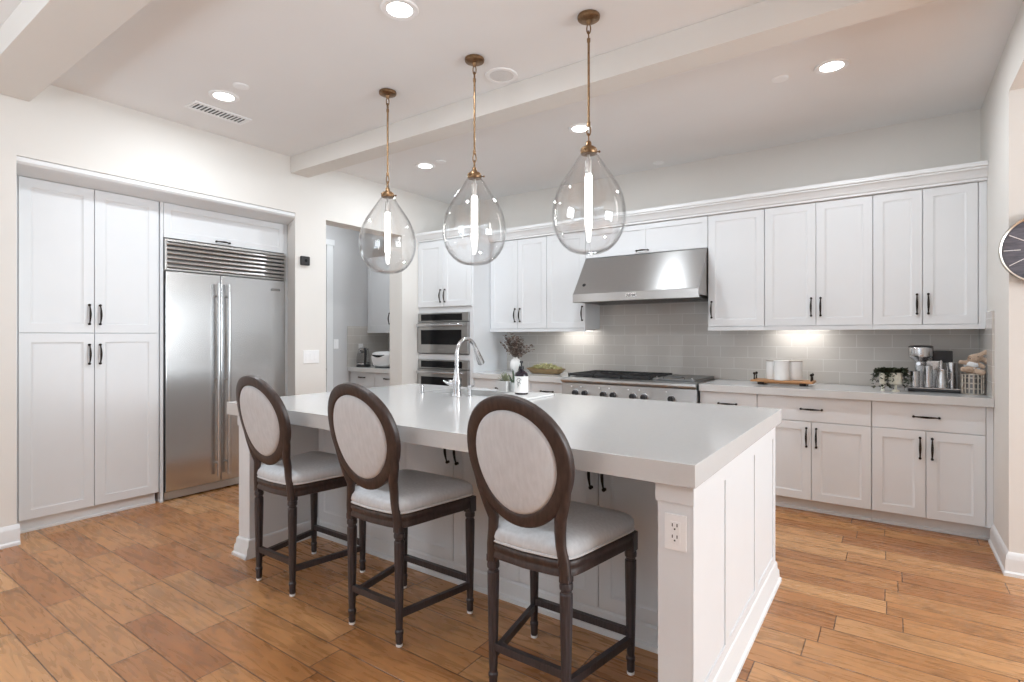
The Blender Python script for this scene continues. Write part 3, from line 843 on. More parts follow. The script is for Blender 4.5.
mb = MB(); mb.lathe([(0.04, 0.004), (0.04, 0.008), (0.02, 0.006)], (0, 0, 0), 16); mb.build('drain', chrome, sk)

# faucet
fc = thing('faucet', 'tall arched brushed nickel pull-down kitchen faucet on the island', 'faucet', (-2.317, 2.671, 0.914), 0)
mb = MB(); mb.lathe([(0.031, 0), (0.031, 0.008), (0.026, 0.016), (0.026, 0.075), (0.030, 0.085), (0.024, 0.115), (0.0165, 0.150), (0.0145, 0.18)], (0, 0, 0), 20); mb.build('base', chrome, fc)
path = [(0, 0, 0.17), (0, 0, 0.27)]
for i in range(1, 13):
    a = PI * i / 14.0
    path.append((0, 0.098 - 0.098 * math.cos(a), 0.27 + 0.100 * math.sin(a)))
mb = MB(); mb.tube(path, 0.0135, 14); mb.build('spout', chrome, fc)
e = Vector(path[-1]); dv = (Vector(path[-1]) - Vector(path[-2])).normalized()
mb = MB(); mb.tube([e - dv * 0.004, e + dv * 0.012, e + dv * 0.03, e + dv * 0.09, e + dv * 0.128, e + dv * 0.134], [0.0135, 0.0155, 0.0165, 0.023, 0.0245, 0.019], 16); mb.build('spray_head', chrome, fc)
mb = MB(); mb.tube([(-0.015, -0.004, 0.082), (-0.050, -0.012, 0.082)], [0.019, 0.021], 14); mb.tube([(-0.046, -0.01, 0.082), (-0.066, -0.016, 0.082), (-0.090, -0.030, 0.098)], [0.014, 0.010, 0.005], 10); mb.build('lever', chrome, fc)
mb = MB(); mb.lathe([(0.019, 0), (0.019, 0.006), (0.012, 0.010), (0.012, 0.055), (0.015, 0.060), (0.015, 0.070), (0.005, 0.073)], (0, 0, 0), 16); mb.tube([(0, 0, 0.064), (0.0, 0.045, 0.066)], 0.005, 8)
solo('soap_dispenser', mb, chrome, 'small brushed nickel soap dispenser right of the faucet', 'soap dispenser', (-2.228, 2.690, 0.914))
mb = MB(); mb.lathe([(0.018, 0), (0.018, 0.004), (0.0145, 0.006), (0.0145, 0.055), (0.012, 0.059)], (0, 0, 0), 16)
solo('air_gap_cap', mb, chrome, 'short cylindrical nickel cap on the island left of the faucet', 'sink fitting', (-2.630, 2.668, 0.914))

# things beside the sink
mb = MB(); mb.box(-0.135, 0.135, -0.16, 0.16, 0, 0.014, 0.006)
solo('serving_board', mb, ceramic, 'flat white board under the soap bottle on the island', 'board', (-1.940, 2.885, 0.914))
bt = thing('soap_bottle', 'dark pump soap bottle with a white label standing on the white board', 'bottle', (-1.962, 2.895, 0.928), 0.6); bt.scale = (1.07, 1.07, 1.05)
mb = MB(); mb.lathe([(0.038, 0), (0.041, 0.004), (0.041, 0.118), (0.037, 0.130), (0.018, 0.146), (0.014, 0.150), (0.014, 0.158)], (0, 0, 0), 28); mb.build('bottle_body', amber, bt)
mb = MB(); mb.lathe([(0.0415, 0.012), (0.0415, 0.112)], (0, 0, 0), 28, cap0=False, cap1=False); lb = mb.build('label', paper, bt)
mb = MB()
fp = lambda a, z: (0.0422 * math.cos(a), 0.0422 * math.sin(a), z)
A0 = math.radians(-112)
for cy, rr_ in ((0.088, 0.013), (0.066, 0.010)):
    mb.tube([fp(A0 + rr_ / 0.042 * math.cos(t), cy + rr_ * math.sin(t)) for t in [k * 2 * PI / 14 * 0.8 for k in range(14)]], 0.0012, 5)
mb.tube([fp(A0 - 0.18, 0.045), fp(A0 - 0.02, 0.066), fp(A0 + 0.15, 0.092)], 0.0012, 5)
mb.build('drawing', ink, lb)
mb = MB(); mb.lathe([(0.016, 0.156), (0.016, 0.172), (0.008, 0.174), (0.005, 0.176), (0.005, 0.192), (0.010, 0.193), (0.010, 0.204), (0.006, 0.206)], (0, 0, 0), 16); mb.tube([(0, 0, 0.199), (0.002, -0.032, 0.200), (0.002, -0.040, 0.194)], [0.006, 0.005, 0.004], 8); mb.build('pump', black_plastic, bt)


def square_pot(t, s, h, m):
    mb = MB(); r = lambda a, z: [(-a, -a, z), (a, -a, z), (a, a, z), (-a, a, z)]
    mb.loft([r(s * 0.8, 0), r(s, h), r(s - 0.005, h), r(s * 0.8 - 0.004, 0.012)]); mb.build('pot', m, t)
    mb = MB(); q = s - 0.007; mb.loft([r(q, h - 0.014), r(q, h - 0.010)]); mb.build('soil', soil, t)


sp = thing('potted_succulent', 'small sage succulent in a white square pot on the island near the sink', 'potted plant', (-2.246, 3.105, 0.914), 0.0)
square_pot(sp, 0.041, 0.075, ceramic)
mb = MB()
for k in range(26):
    a = k * 2.4; t = k / 26
    mb.leaf((0.02 * math.cos(a) * (1 - t), 0.02 * math.sin(a) * (1 - t), 0.064), (math.cos(a) * (1.1 - t), math.sin(a) * (1.1 - t), 0.5 + 1.4 * t), 0.045 + 0.03 * t, 0.018, 0.1)
mb.build('leaves', leaf_sage, sp)
al = thing('potted_aloe', 'spiky dark green aloe in a grey pot behind the soap bottle', 'potted plant', (-2.170, 3.118, 0.914), 0.3)
mb = MB(); mb.lathe([(0.026, 0), (0.033, 0.066), (0.030, 0.066), (0.024, 0.01)], (0, 0, 0), 20); mb.build('pot', mat('pale grey pot', (0.55, 0.57, 0.57), 0.4, noise=0.03), al)
mb = MB(); mb.lathe([(0.0295, 0.052), (0.0295, 0.058)], (0, 0, 0), 20); mb.build('soil', soil, al)
mb = MB()
for k in range(12):
    a = k * 2.1; o_ = 0.25 + 0.35 * (k % 3)
    b0 = Vector((0.014 * math.cos(a), 0.014 * math.sin(a), 0.055)); d_ = Vector((math.cos(a) * o_ * 0.7, math.sin(a) * o_ * 0.7, 1)).normalized()
    L_ = 0.14 - 0.03 * (k % 3)
    mb.tube([b0, b0 + d_ * L_ * 0.4, b0 + d_ * L_ * 0.8 + Vector((0, 0, 0.004)), b0 + d_ * L_], [0.009, 0.0085, 0.004, 0.0006], 6, 0.5)
mb.build('leaves', leaf_green, al)

# ------------------------------------------------------------------ counter stools
st = thing('counter_stool', 'oval-back dark wood counter stool with linen seat, nearest the right end of the island', 'stool', (-1.046, 1.585, 0), 0, 'oval-back stools along the island')
BX, FX, FY = 0.153, 0.221, 0.383


def leg_mb(x, y, back):
    mb = MB()
    q = 0.0185 if back else 0.0215
    mb.box(x - q, x + q, y - q, y + q, 0.478, 0.550 if not back else 0.505, 0.003)
    pr_ = [(0.0135, 0.012), (0.0155, 0.018), (0.0155, 0.050), (0.018, 0.056), (0.018, 0.066), (0.0145, 0.072), (0.0160, 0.10)]
    pr_ += [(0.0160 + 0.006 * t, 0.10 + 0.31 * t) for t in (0.25, 0.5, 0.75, 1.0)]
    pr_ += [(0.022, 0.440), (0.0185, 0.444), (0.0185, 0.452), (0.0225, 0.456), (0.0235, 0.466), (0.0215, 0.478)]
    # fluted shaft: alternate radii round the leg
    n = 24; loops = []
    for r, h in pr_:
        f = 0.90 if 0.09 < h < 0.415 else 1.0
        loops.append([(x + r * (f if i % 3 == 0 else 1) * math.cos(2 * PI * i / n), y + r * (f if i % 3 == 0 else 1) * math.sin(2 * PI * i / n), h) for i in range(n)])
    mb.loft(loops)
    return mb


for x, y, bk in ((-BX, 0, 1), (BX, 0, 1), (-FX, FY, 0), (FX, FY, 0)):
    lg = leg_mb(x, y, bk).build('leg', stool_leg_wood, st, 30)
    mb = MB(); mb.lathe([(0.012, 0.0), (0.0145, 0.002), (0.0145, 0.012)], (x, y, 0), 14); mb.build('glide', white_plastic, lg)
for a, b, z in (((-FX, FY), (FX, FY), 0.160), ((-BX, 0), (BX, 0), 0.168), ((-BX, 0), (-FX, FY), 0.134), ((BX, 0), (FX, FY), 0.134)):
    A, B = Vector((*a, z)), Vector((*b, z)); dd = (B - A).normalized() * 0.010
    mb = MB(); mb.bar(A + dd, B - dd, 0.020, 0.028); mb.build('stretcher', stool_leg_wood, st)


def seat_outline(o_=0.0, z=0.0, n=72):
    """rounded trapezoid: narrow bowed back, wider bowed front"""
    pts = []
    for i in range(n):
        a = 2 * PI * i / n
        c, s = math.cos(a), math.sin(a)
        ex = 0.20
        u = math.copysign(abs(c) ** ex, c); v = math.copysign(abs(s) ** ex, s)
        t = (v + 1) / 2
        half = 0.178 + (0.246 - 0.178) * t
        x = u * half
        y = -0.012 + t * 0.418
        y += (0.022 * (1 - u * u)) * (1 if v > 0 else -1) * abs(v) ** 2
        nx, ny = u, v; l_ = math.hypot(nx, ny) or 1
        pts.append((x + o_ * nx / l_ * 1.2, y + o_ * ny / l_ * 1.2, z))
    return pts


mb = MB()
mb.loft([seat_outline(-0.004, 0.497), seat_outline(0.0, 0.500), seat_outline(0.0, 0.515), seat_outline(-0.003, 0.518), seat_outline(-0.003, 0.530), seat_outline(0.001, 0.534), seat_outline(0.001, 0.548), seat_outline(-0.006, 0.556)])
mb.build('seat_frame', stool_wood, st, 50)
mb = MB()
dome = [(-0.010, 0.555), (-0.002, 0.562), (0.003, 0.578), (0.0, 0.596), (-0.012, 0.610), (-0.035, 0.621), (-0.07, 0.629), (-0.11, 0.634), (-0.15, 0.636)]
mb.loft([seat_outline(o_, z_) for o_, z_ in dome])
sc_ = mb.build('seat_cushion', linen, st, 60)
mb = MB(); pp = seat_outline(-0.001, 0.561); mb.tube(pp + pp[:1], 0.0045, 6); mb.build('piping', linen_pipe, sc_)
# back: tilted plane through (0, YB0) with slope
TILT = math.radians(13.0)
bx_ = lambda x, h, d=0.0: Vector((x, -0.034 - math.sin(TILT) * (h - 0.645) - d * math.cos(TILT) + 0.62 * x * x, 0.645 + math.cos(TILT) * (h - 0.645) - d * math.sin(TILT)))
CZ, RA, RB, RWID = 0.883, 0.188, 0.212, 0.0245
ell = lambda t, off: ((RA + off) * math.cos(t) * (1 + 0.06 * math.sin(t)), CZ + (RB + off) * math.sin(t))
mb = MB(); loops = []
for i in range(64):
    t = 2 * PI * i / 64
    lp = []
    for off, d in ((-RWID, -0.010), (-RWID, 0.010), (-RWID + 0.008, 0.016), (RWID - 0.008, 0.016), (RWID, 0.010), (RWID, -0.010), (RWID - 0.006, -0.015), (-RWID + 0.006, -0.015)):
        x, h = ell(t, off); lp.append(bx_(x, h, d))
    loops.append(lp)
mb.loft(loops + loops[:1], False, False)
bmesh.ops.remove_doubles(mb.bm, verts=mb.bm.verts, dist=1e-5)
for s in (-1, 1):
    P = [Vector((s * BX, -0.004, 0.485)), Vector((s * 0.150, -0.010, 0.545)), Vector((s * 0.142, -0.016, 0.60)), Vector((s * 0.139, -0.016, 0.645)), bx_(s * 0.150, 0.70), bx_(s * 0.170, 0.765), bx_(s * 0.185, 0.83), bx_(s * 0.190, 0.88)]
    mb.tube(P, [0.022, 0.021, 0.019, 0.021, 0.022, 0.021, 0.018, 0.012], 12, 0.85, up=(1, 0, 0))
bf = mb.build('back_frame', stool_wood, st, 50)
mb = MB()
for sg in (1, -1):
    loops = []
    for k, (f, d) in enumerate(((1.0, 0.002), (0.985, 0.010), (0.93, 0.017), (0.8, 0.022), (0.55, 0.026), (0.25, 0.028), (0.02, 0.0285))):
        lp = []
        for i in range(48):
            t = 2 * PI * i / 48; x, h = ell(t, -RWID + 0.002)
            lp.append(bx_(x * f, CZ + (h - CZ) * f, sg * d))
        loops.append(lp)
    mb.loft(loops, False, True)
mb.build('back_cushion', linen, st, 60)
for X, lab in ((-1.847, 'oval-back dark wood counter stool with linen seat, middle one of the three at the island'),
               (-2.615, 'oval-back dark wood counter stool with linen seat, farthest left, nearest the refrigerator')):
    c = copy_tree(st); c.location.x = X; c['label'] = lab

# ------------------------------------------------------------------ pendant lights
pd = thing('pendant_light', 'teardrop clear glass pendant on a brass rod, rightmost and nearest of the three', 'pendant light', (-1.268, 2.483, 1.72), 0, 'glass pendants over the island')
z_ = lambda z: z - 1.72
mb = MB(); mb.lathe([(0.056, z_(2.938)), (0.058, z_(2.932)), (0.056, z_(2.922)), (0.045, z_(2.916)), (0.014, z_(2.912)), (0.010, z_(2.895))], (0, 0, 0), 28); mb.build('canopy', brass, pd)
mb = MB()


def link(mb, zc, rot, L=0.052, wd=0.019, r=0.0034):
    pts = []
    for i in range(20):
        a = 2 * PI * i / 20
        u = wd / 2 * math.cos(a); v = (L / 2) * math.sin(a)
        pts.append((u * math.cos(rot), u * math.sin(rot), zc + v))
    mb.tube(pts + pts[:2], r, 6)


link(mb, z_(2.872), 0.5); link(mb, z_(2.835), 2.0)
lk = mb.build('chain_link', brass, pd)
mb = MB(); mb.lathe([(0.009, z_(2.375)), (0.009, z_(2.395)), (0.0062, z_(2.40)), (0.0062, z_(2.80)), (0.009, z_(2.805)), (0.009, z_(2.822))], (0, 0, 0), 14); mb.build('rod', brass, pd)
mb = MB(); link(mb, z_(2.352), 0.5); link(mb, z_(2.312), 2.0); mb.build('chain_link', brass, pd)
mb = MB(); mb.lathe([(0.010, z_(2.298)), (0.014, z_(2.290)), (0.016, z_(2.272)), (0.030, z_(2.268)), (0.034, z_(2.262)), (0.040, z_(2.260)), (0.043, z_(2.252)), (0.043, z_(2.238)), (0.040, z_(2.232)), (0.028, z_(2.230))][::-1], (0, 0, 0), 28)
for k in range(3):
    a = 0.6 + k * 2 * PI / 3
    mb.tube([(0.040 * math.cos(a), 0.040 * math.sin(a), z_(2.245)), (0.052 * math.cos(a), 0.052 * math.sin(a), z_(2.245))], 0.003, 8); mb.sphere((0.055 * math.cos(a), 0.055 * math.sin(a), z_(2.245)), 0.006, u=8, v=6)
mb.build('cap', brass, pd)
mb = MB(); mb.lathe([(0.007, z_(2.235)), (0.007, z_(2.205)), (0.018, z_(2.200)), (0.018, z_(2.135)), (0.015, z_(2.130))][::-1], (0, 0, 0), 20); mb.build('socket', nickel, pd)
prof = [(0.030, 2.246), (0.034, 2.238), (0.048, 2.225), (0.066, 2.200), (0.086, 2.168), (0.108, 2.135), (0.130, 2.103), (0.150, 2.070), (0.166, 2.035), (0.178, 1.998), (0.185, 1.96), (0.188, 1.924), (0.186, 1.888), (0.179, 1.853), (0.167, 1.820), (0.150, 1.790), (0.128, 1.763), (0.100, 1.741), (0.068, 1.728), (0.034, 1.722), (0.002, 1.7205)]
inner = [(max(r - 0.004, 0.001), h + (0.005 if h < 1.76 else 0.0)) for r, h in prof]
mb = MB(); mb.lathe([(r, z_(h)) for r, h in prof], (0, 0, 0), 48, cap0=False, cap1=True); mb.lathe([(r, z_(h)) for r, h in inner], (0, 0, 0), 48, cap0=False, cap1=True); mb.build('glass_shade', pend_glass, pd, 80)
mb = MB(); mb.lathe([(0.012, z_(2.134)), (0.0185, z_(2.115)), (0.0185, z_(1.880)), (0.015, z_(1.855)), (0.006, z_(1.845)), (0.001, z_(1.843))], (0, 0, 0), 20); mb.build('bulb', bulb_mat, pd)
for X, lab in ((-2.015, 'teardrop clear glass pendant on a brass rod, middle one of the three over the island'),
               (-2.762, 'leftmost and farthest teardrop glass pendant, in front of the hall opening')):
    c = copy_tree(pd); c.location.x = X; c.location.y = 2.48; c['label'] = lab

# ------------------------------------------------------------------ ceiling fittings
dl = thing('downlight', 'round lit recessed downlight nearest the top edge, in front of the pendants', 'downlight', (-2.015, 1.888, ZC - 0.006), 0, 'recessed ceiling lights')
mb = MB(); mb.lathe([(0.062, 0.0055), (0.064, 0.0), (0.090, -0.002), (0.094, 0.003), (0.094, 0.0058)], (0, 0, 0), 36, cap0=False, cap1=False); mb.build('trim_ring', white_plastic, dl)
mb = MB(); mb.lathe([(0.064, 0.0005), (0.060, 0.0045)], (0, 0, 0), 36); mb.build('lens', can_glow, dl)
CAN_W = 18.0
area('downlight_lamp', (-2.015, 1.888, ZC - 0.03), (0, 0, -1), 0.12, 0.12, CAN_W, (0.88, 0.945, 1.0), shape='DISK')
for X, Y, lab in ((-3.724, 1.883, 'round lit recessed downlight beside the ceiling vent, above the refrigerator side'),
                  (-3.660, 3.760, 'round lit recessed downlight over the kitchen, leftmost beyond the ceiling beam'),
                  (-2.007, 3.785, 'round lit recessed downlight seen just behind the rightmost pendant rod'),
                  (-0.300, 3.790, 'round lit recessed downlight at the right above the wall cabinets')):
    c = copy_tree(dl); c.location = (X, Y, ZC - 0.006); c['label'] = lab
    area('downlight_lamp', (X, Y, ZC - 0.03), (0, 0, -1), 0.12, 0.12, CAN_W, (0.88, 0.945, 1.0), shape='DISK')
vt = thing('ceiling_vent', 'white rectangular air vent with dark louvres in the ceiling near the pantry wall', 'vent', (-4.035, 2.005, ZC - 0.008), 0)
mb = MB()
for a, b, c, d in ((-0.085, 0.085, -0.205, -0.185), (-0.085, 0.085, 0.185, 0.205), (-0.085, -0.055, -0.185, 0.185), (0.055, 0.085, -0.185, 0.185)): mb.box(a, b, c, d, 0, 0.0075, 0.002)
mb.build('frame', white_plastic, vt)
mb = MB()
for i in range(14): mb.bar((-0.055, -0.175 + i * 0.027, 0.003), (0.055, -0.175 + i * 0.027, 0.003), 0.009, 0.004)
mb.build('louvres', white_plastic, vt)
mb = MB(); mb.box(-0.056, 0.056, -0.186, 0.186, 0.0055, 0.0077); mb.build('duct_opening', black_plastic, vt)
spk = thing('ceiling_speaker', 'round white speaker grille in the ceiling between the middle and right pendants', 'speaker', (-2.005, 2.735, ZC - 0.007), 0)
mb = MB(); mb.lathe([(0.075, 0.006), (0.077, 0.0), (0.098, 0.0), (0.102, 0.0065)], (0, 0, 0), 36, cap0=False, cap1=False); mb.build('rim', white_plastic, spk)
mb = MB(); mb.lathe([(0.076, 0.002), (0.03, 0.0035), (0.002, 0.004)], (0, 0, 0), 36); mb.build('grille', mat('speaker mesh', (0.68, 0.68, 0.68), 0.7, noise=0.1, nscale=300), spk)
for X, Y, lab in ((-3.455, 3.756, 'small grey sprinkler cover in the ceiling beside the far left downlight'),
                  (-0.583, 3.790, 'small white sprinkler cover in the ceiling left of the right downlight'),
                  (-3.485, 1.872, 'small sprinkler cover in the ceiling right of the downlight by the vent'),
                  (-1.800, 4.960, 'small sprinkler cover in the ceiling close to the back wall above the hood')):
    mb = MB(); mb.lathe([(0.044, 0.0075), (0.044, 0.002), (0.040, 0.0), (0.002, -0.001)][::-1], (0, 0, 0), 24)
    mb.lathe([(0.050, 0.0045), (0.050, 0.0078)], (0, 0, 0), 24)
    solo('sprinkler_cover', mb, white_plastic, lab, 'sprinkler', (X, Y, ZC - 0.008), 0, 'ceiling sprinkler covers')

# ------------------------------------------------------------------ wall fittings
sw = thing('light_switch', 'wide white three-rocker switch plate on the wall right of the refrigerator', 'light switch', (XL, 3.077, 1.050), PI / 2)
mb = MB(); mb.box(-0.084, 0.084, -0.006, 0, 0, 0.122, 0.003); mb.build('plate', white_plastic, sw)
for k in (-1, 0, 1):
    mb = MB(); mb.box(k * 0.046 - 0.0165, k * 0.046 + 0.0165, -0.009, -0.005, 0.028, 0.094, 0.002); mb.build('rocker', white_plastic, sw)
mb = MB(); mb.box(-0.045, 0.045, -0.030, 0, 0, 0.085, 0.010)
bbx = solo('wall_sensor', mb, black_plastic, 'small black square device high on the wall right of the refrigerator', 'sensor', (XL, 3.003, 1.963), PI / 2)
mb = MB(); mb.lathe([(0.014, -0.0295), (0.014, -0.032), (0.011, -0.033)], (0, 0, 0.043), 16, 'y'); mb.build('lens', black_glass, bbx)
sw = thing('light_switch', 'narrow white switch plate on the grey hall wall beside the door casing', 'light switch', (-5.70, 4.268, 1.150), PI / 2)
mb = MB(); mb.box(-0.036, 0.036, -0.006, 0, 0, 0.118, 0.003); mb.build('plate', white_plastic, sw)
mb = MB(); mb.box(-0.0165, 0.0165, -0.009, -0.005, 0.026, 0.092, 0.002); mb.build('rocker', white_plastic, sw)

ck = thing('wall_clock', 'round dark slate wall clock with silver rim, cut by the right edge of the view', 'clock', (0.662, 3.97, 1.766), 0)
mb = MB(); mb.lathe([(0.176, -0.002), (0.176, -0.022), (0.150, -0.0225), (0.002, -0.023)], (0, 0, 0), 56, 'y'); dial = mb.build('dial', slate, ck)
mb = MB(); mb.lathe([(0.176, -0.001), (0.187, -0.003), (0.189, -0.030), (0.184, -0.040), (0.177, -0.036), (0.175, -0.023)], (0, 0, 0), 56, 'y', False, False); mb.build('rim', silver, ck)
for k in range(12):
    a = 2 * PI * k / 12
    mb = MB(); mb.bar((0.098 * math.cos(a), -0.0245, 0.098 * math.sin(a)), (0.166 * math.cos(a), -0.0245, 0.166 * math.sin(a)), 0.004, 0.003, up=(0, 1, 0)); mb.build('hour_mark', white_paint, ck)
for ln, a in ((0.085, 0.35), (0.125, 1.2)):
    mb = MB(); mb.bar((-0.02 * math.cos(a), -0.028, -0.02 * math.sin(a)), (ln * math.cos(a), -0.028, ln * math.sin(a)), 0.006, 0.002, up=(0, 1, 0)); mb.build('hand', silver, ck)

# ------------------------------------------------------------------ things on the back countertop, right of the range
ZT = 0.915
ty = thing('serving_tray', 'footed honey wood tray with black end handles on the right countertop', 'tray', (-0.718, 4.80, ZT), 0)
mb = MB(); mb.box(-0.225, 0.225, -0.10, 0.105, 0.022, 0.038, 0.006); mb.build('board', tray_wood, ty)
mb = MB(); mb.box(-0.18, 0.18, -0.075, 0.075, 0.012, 0.0225, 0.003); mb.build('rail', tray_wood, ty)
for x in (-0.15, 0.15):
    mb = MB(); mb.box(x - 0.024, x + 0.024, -0.08, -0.045, 0.0, 0.022, 0.006); mb.box(x - 0.024, x + 0.024, 0.045, 0.08, 0.0, 0.022, 0.006); mb.build('foot', bronze, ty)
for x in (-0.205, 0.205):
    mb = MB()
    for y in (-0.045, 0.045): mb.lathe([(0.006, 0.037), (0.005, 0.06), (0.005, 0.082)], (x, y, 0), 10); mb.sphere((x, y, 0.086), 0.011, u=10, v=8)
    mb.tube([(x, -0.045, 0.072), (x, 0.045, 0.072)], 0.0045, 8); mb.build('handle', bronze, ty)
for X, Y, r, h, lid, lab in ((-0.722, 4.758, 0.056, 0.148, False, 'plain white canister standing in front of two others on the wooden tray'),
                             (-0.798, 4.842, 0.050, 0.146, True, 'white canister with taupe lid at the back left of the wooden tray'),
                             (-0.640, 4.842, 0.056, 0.146, True, 'white canister with taupe lid at the back right of the wooden tray')):
    c = thing('canister', lab, 'canister', (X, Y, ZT + 0.0385), 0, 'white canisters on the tray')
    mb = MB(); mb.lathe([(r - 0.003, 0), (r, 0.003), (r, h - 0.004), (r - 0.003, h)], (0, 0, 0), 32); mb.build('jar', ceramic, c)
    mb = MB(); mb.lathe([(r - 0.002, h), (r + 0.001, h + 0.001), (r + 0.001, h + 0.009), (r - 0.003, h + 0.011)], (0, 0, 0), 32); mb.build('lid', taupe if lid else ceramic, c)


def goblet(lab, X, Y, r, h, seed, n):
    t = thing('potted_trailing_plant', lab, 'potted plant', (X, Y, ZT), 0, 'cream pots of trailing greenery')
    mb = MB(); mb.lathe([(r * 0.62, 0), (r * 0.62, 0.005), (0.008, 0.012), (0.0075, 0.045), (r * 0.85, 0.050), (r, 0.056), (r * 1.02, h), (r * 0.9, h), (r * 0.86, 0.06)], (0, 0, 0), 24)
    for k in range(9):
        a = 2 * PI * k / 9; mb.sphere((r * 0.99 * math.cos(a), r * 0.99 * math.sin(a), h * 0.72), 0.006, u=8, v=6)
    mb.build('pot', cream, t)
    rnd = random.Random(seed); mb = MB()
    for k in range(n):
        a = rnd.uniform(0, 2 * PI)
        # keep most trails to the sides and the back so the pot's front shows
        if math.sin(a) < -0.45 and k % 6: a = -a
        rr = r * rnd.uniform(0.7, 1.15) + 0.006
        drop = rnd.uniform(0.02, 0.115)
        base = Vector((rr * math.cos(a), rr * math.sin(a), h + 0.005))
        for j in range(7):
            q = j / 6
            p = base + Vector((0.030 * q * math.cos(a), 0.030 * q * math.sin(a), 0.022 * math.sin(q * PI) - drop * q * q))
            mb.leaf(p, (rnd.uniform(-1, 1), rnd.uniform(-1, 1), rnd.uniform(-0.6, 0.9)), rnd.uniform(0.018, 0.028), 0.017, 0.2)
    for k in range(n * 2):
        a = rnd.uniform(0, 2 * PI); q = rnd.random() * r * 1.2
        mb.leaf((q * math.cos(a), q * math.sin(a), h + rnd.uniform(0, 0.022)), (rnd.uniform(-1, 1), rnd.uniform(-1, 1), rnd.uniform(0, 1)), 0.024, 0.017, 0.2)
    mb.build('foliage', leaf_dark, t)


goblet('slim cream footed pot with dark trailing greenery, left of the pair by the coffee machine', -0.055, 4.665, 0.020, 0.128, 3, 46)
goblet('wide cream footed pot with dark trailing greenery, right of the pair by the coffee machine', 0.020, 4.670, 0.038, 0.132, 5, 64)

cm = thing('coffee_machine', 'polished steel espresso machine with a round grinder head on the right countertop', 'coffee machine', (0.235, 4.83, ZT), 0)
mb = MB(); mb.box(-0.145, 0.145, -0.10, 0.15, 0.0, 0.022, 0.008); mb.build('base', black_plastic, cm)
mb = MB(); mb.box(-0.142, 0.142, -0.102, 0.148, 0.022, 0.030, 0.004); mb.build('drip_tray', chrome, cm)
mb = MB(); mb.box(-0.10, 0.06, 0.055, 0.14, 0.028, 0.215, 0.012); mb.build('back_column', steel, cm)
mb = MB(); mb.box(0.0, 0.115, 0.075, 0.14, 0.20, 0.285, 0.006); mb.build('water_tank', black_plastic, cm)
mb = MB(); mb.lathe([(0.030, 0.205), (0.040, 0.215), (0.070, 0.240), (0.074, 0.252), (0.074, 0.302), (0.070, 0.310), (0.066, 0.312)], (-0.068, 0.01, 0), 30); gh = mb.build('grinder_head', chrome, cm)
mb = MB(); mb.lathe([(0.070, 0.311), (0.073, 0.316), (0.060, 0.322), (0.004, 0.324)], (-0.068, 0.01, 0), 30); mb.build('lid', black_plastic, gh)
mb = MB(); mb.lathe([(0.030, 0.178), (0.032, 0.182), (0.032, 0.208)], (-0.068, 0.01, 0), 20); mb.tube([(-0.068, -0.015, 0.190), (-0.085, -0.10, 0.196)], [0.010, 0.013], 10); mb.build('portafilter', chrome, cm)
mb = MB(); mb.lathe([(0.030, 0.030), (0.033, 0.05), (0.033, 0.200), (0.030, 0.206)], (0.105, 0.025, 0), 24); mb.build('side_tower', chrome, cm)
mb = MB(); mb.tube([(0.045, 0.06, 0.21), (0.045, 0.01, 0.215), (0.045, -0.01, 0.19), (0.042, -0.015, 0.10)], 0.006, 8); mb.build('steam_wand', chrome, cm)
for X, Y, r, h, lab in ((-0.108, -0.055, 0.032, 0.110, 'short polished steel cup at the left front of the coffee machine'),
                        (-0.032, -0.055, 0.028, 0.150, 'tall polished steel tumbler under the grinder head of the coffee machine')):
    mb = MB(); mb.lathe([(r - 0.003, 0), (r, 0.003), (r, h), (r - 0.003, h), (r - 0.004, 0.006)], (0, 0, 0), 24)
    solo('steel_cup', mb, chrome, lab, 'cup', (0.235 + X, 4.83 + Y, ZT + 0.030), 0, 'steel cups on the coffee machine')
jg = thing('milk_jug', 'polished steel milk jug with handle at the right front of the coffee machine', 'jug', (0.235 + 0.045, 4.83 - 0.052, ZT + 0.030), 0.4)
mb = MB(); mb.lathe([(0.034, 0), (0.036, 0.004), (0.036, 0.05), (0.026, 0.10), (0.030, 0.128), (0.028, 0.128), (0.024, 0.10), (0.033, 0.05), (0.033, 0.006)], (0, 0, 0), 24); mb.build('jug_body', chrome, jg)
mb = MB(); mb.tube([(0.030, 0, 0.112), (0.055, 0, 0.108), (0.060, 0, 0.07), (0.036, 0, 0.035)], 0.004, 8); mb.build('handle', chrome, jg)

bk = thing('wire_basket', 'silver lattice basket holding a plush rabbit in the right counter corner', 'basket', (0.440, 4.735, ZT), 0)
mb = MB(); RBK = 0.058
for z in (0.004, 0.04, 0.076, 0.112, 0.135): mb.tube([(RBK * math.cos(2 * PI * k / 28), RBK * math.sin(2 * PI * k / 28), z) for k in range(29)], 0.0048, 6)
for k in range(16):
    a = 2 * PI * k / 16; mb.tube([(RBK * math.cos(a), RBK * math.sin(a), 0.003), (RBK * math.cos(a), RBK * math.sin(a), 0.135)], 0.0048, 6)
mb.build('lattice', silver, bk)
mb = MB(); mb.lathe([(0.052, 0.0), (0.054, 0.003), (0.052, 0.13), (0.050, 0.13), (0.050, 0.006)], (0, 0, 0), 24); mb.build('liner', steel_dark, bk)

# plush rabbit lying over the basket's rim
pb = thing('plush_rabbit', 'tan plush toy rabbit in a pale blue knit top, lying in the lattice basket', 'soft toy', (0.440, 4.735, ZT + 0.125), 0)


